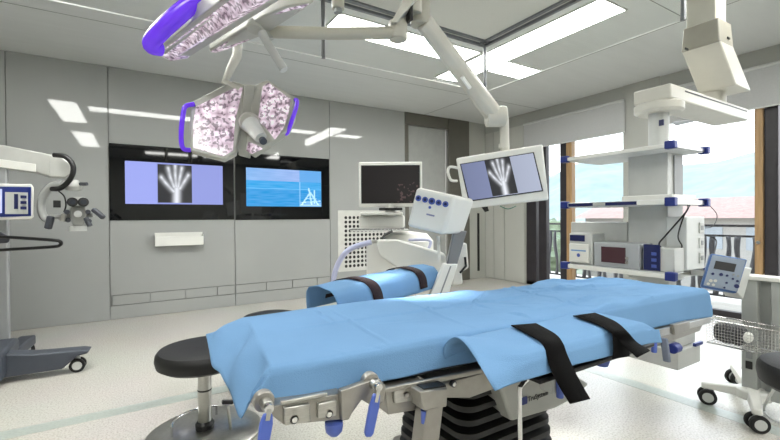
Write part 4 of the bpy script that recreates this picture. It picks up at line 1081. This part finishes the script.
MB().cyl(mp(78, 226, 3.5), mp(78, 231, 3.5), .062, seg=24).build('objective', LGREY, oh)
MB().cyl(mp(78, 197, 3.5), mp(78, 203, 3.5), .05, seg=20).build('tube_mount', MW, oh)
MB().cyl(mp(78, 214, 3.42), mp(78, 214, 3.45), .028, seg=20).build('front_dial', LGREY, oh)
for a_, b2_ in ((67, 212), (68, 220), (88, 212), (89, 221)):
    MB().cyl(mp(a_, b2_, 3.44), mp(a_, b2_, 3.5), .02, seg=16).build('side_knob', DGREY, oh, bevel=.003)
MB().bar(mp(51, 216, 3.42), mp(48, 229, 3.42), .04, .05).build('grip_handle', DGREY, Z, bevel=.012)
MB().bar(mp(93, 209, 3.42), mp(104, 218, 3.42), .04, .04).build('grip_handle', DGREY, Z, bevel=.012)
MB().tube([mp(86, 218, 3.45), mp(90, 226, 3.45)], .02, 12).build('focus_knob', DGREY, Z)
MB().cyl(mp(64, 214, 3.4), mp(62, 221, 3.4), .02, seg=14).build('focus_knob', STEEL, Z)
# display panel on the stand
pn = MB().prism([mp(-40, 183, 3.38), mp(31, 184, 3.38), mp(33.5, 187, 3.38), mp(33.5, 217, 3.38), mp(31, 219.5, 3.38), mp(-40, 221, 3.38)], MY*.06).build('touch_panel', WHITE, Z, bevel=.008)
MB().prism([mp(-36, 186, 3.375), mp(31, 187, 3.375), mp(31, 216, 3.375), mp(-36, 218, 3.375)], MY*.004).build('panel_field', BLUEP, pn)
MB().prism([mp(-30, 189, 3.368), mp(2, 189, 3.368), mp(2, 213, 3.368), mp(-30, 214, 3.368)], MY*.004).build('display', mat('pale_display', 'b8c0e8', .3, emit='b8c0e8', es=.4), pn)
MB().prism([mp(5, 192, 3.368), mp(28, 192.5, 3.368), mp(28, 214, 3.368), mp(5, 214, 3.368)], MY*.004).build('keypad', LGREY, pn)
MB().prism([mp(14, 194, 3.362), mp(18, 194, 3.362), mp(18, 209, 3.362), mp(14, 209, 3.362)], MY*.003).build('bar_gauge', NAVY, pn)
for i in range(3): MB().obox(mp(24, 197+i*5.5, 3.36), MX*.022, MY*.003, V((0, 0, .012))).build('key', NAVY, pn)
MB().tube(smoothpath([mp(-10, 236, 3.3), mp(22, 238, 3.28), mp(52, 240, 3.28), mp(60, 241.5, 3.3), mp(60, 245, 3.32), mp(50, 247, 3.35), mp(0, 250, 3.4)], 6), .013, 12).build('push_bar', BLACK, Z)
MB().prism([mp(-10, 232, 3.3), mp(0, 232, 3.3), mp(10, 238, 3.3), mp(8, 243, 3.3), mp(-10, 244, 3.3)], MY*.1).build('push_bar_mount', DGREY, Z, bevel=.01)
# base with casters
g0 = V((cz.x, cz.y, 0))
def bz(px, py, z): return P(px, py, z=z)
tip = P(80, 352, z=.14)
pts = [(0, .06, .0), ]
cA = P(-5, 370, z=.10); cB = P(88, 349, z=.17)
dirb = (cB-cA); dirb.z = 0; Lb = dirb.length; dirb.normalize(); sdb = V((-dirb.y, dirb.x, 0))
prof = [(-.35, .04), (.30, .05), (.42, .05), (.52, .14), (Lb, .15), (Lb+.02, .17), (Lb-.03, .185), (.25, .20), (0, .24), (-.35, .24)]
MB().prism([V((cA.x, cA.y, 0))+dirb*a_+V((0, 0, h_))-sdb*.07 for a_, h_ in prof], sdb*.14).build('base_leg', BASEM, Z, bevel=.012, seg=3)
cC = P(28, 341, z=.12)
MB().bar(V((cA.x, cA.y, .13)), V((cC.x, cC.y, .13)), .12, .09).build('base_leg', BASEM, Z, bevel=.015)
c = P(78, 371, z=0); caster(c, Z, .055, math.atan2(dirb.y, dirb.x)+PI/2)
c = V((cC.x, cC.y, 0)); caster(c, Z, .042, .5)
MB().box(cA.x-.75, cA.x+.08, cA.y-.2, cA.y+.35, .05, .26).build('base_block', BASEM, Z, bevel=.03, seg=3)
c = V((cA.x-.4, cA.y-.25, 0)); caster(c, Z, .055, .5)
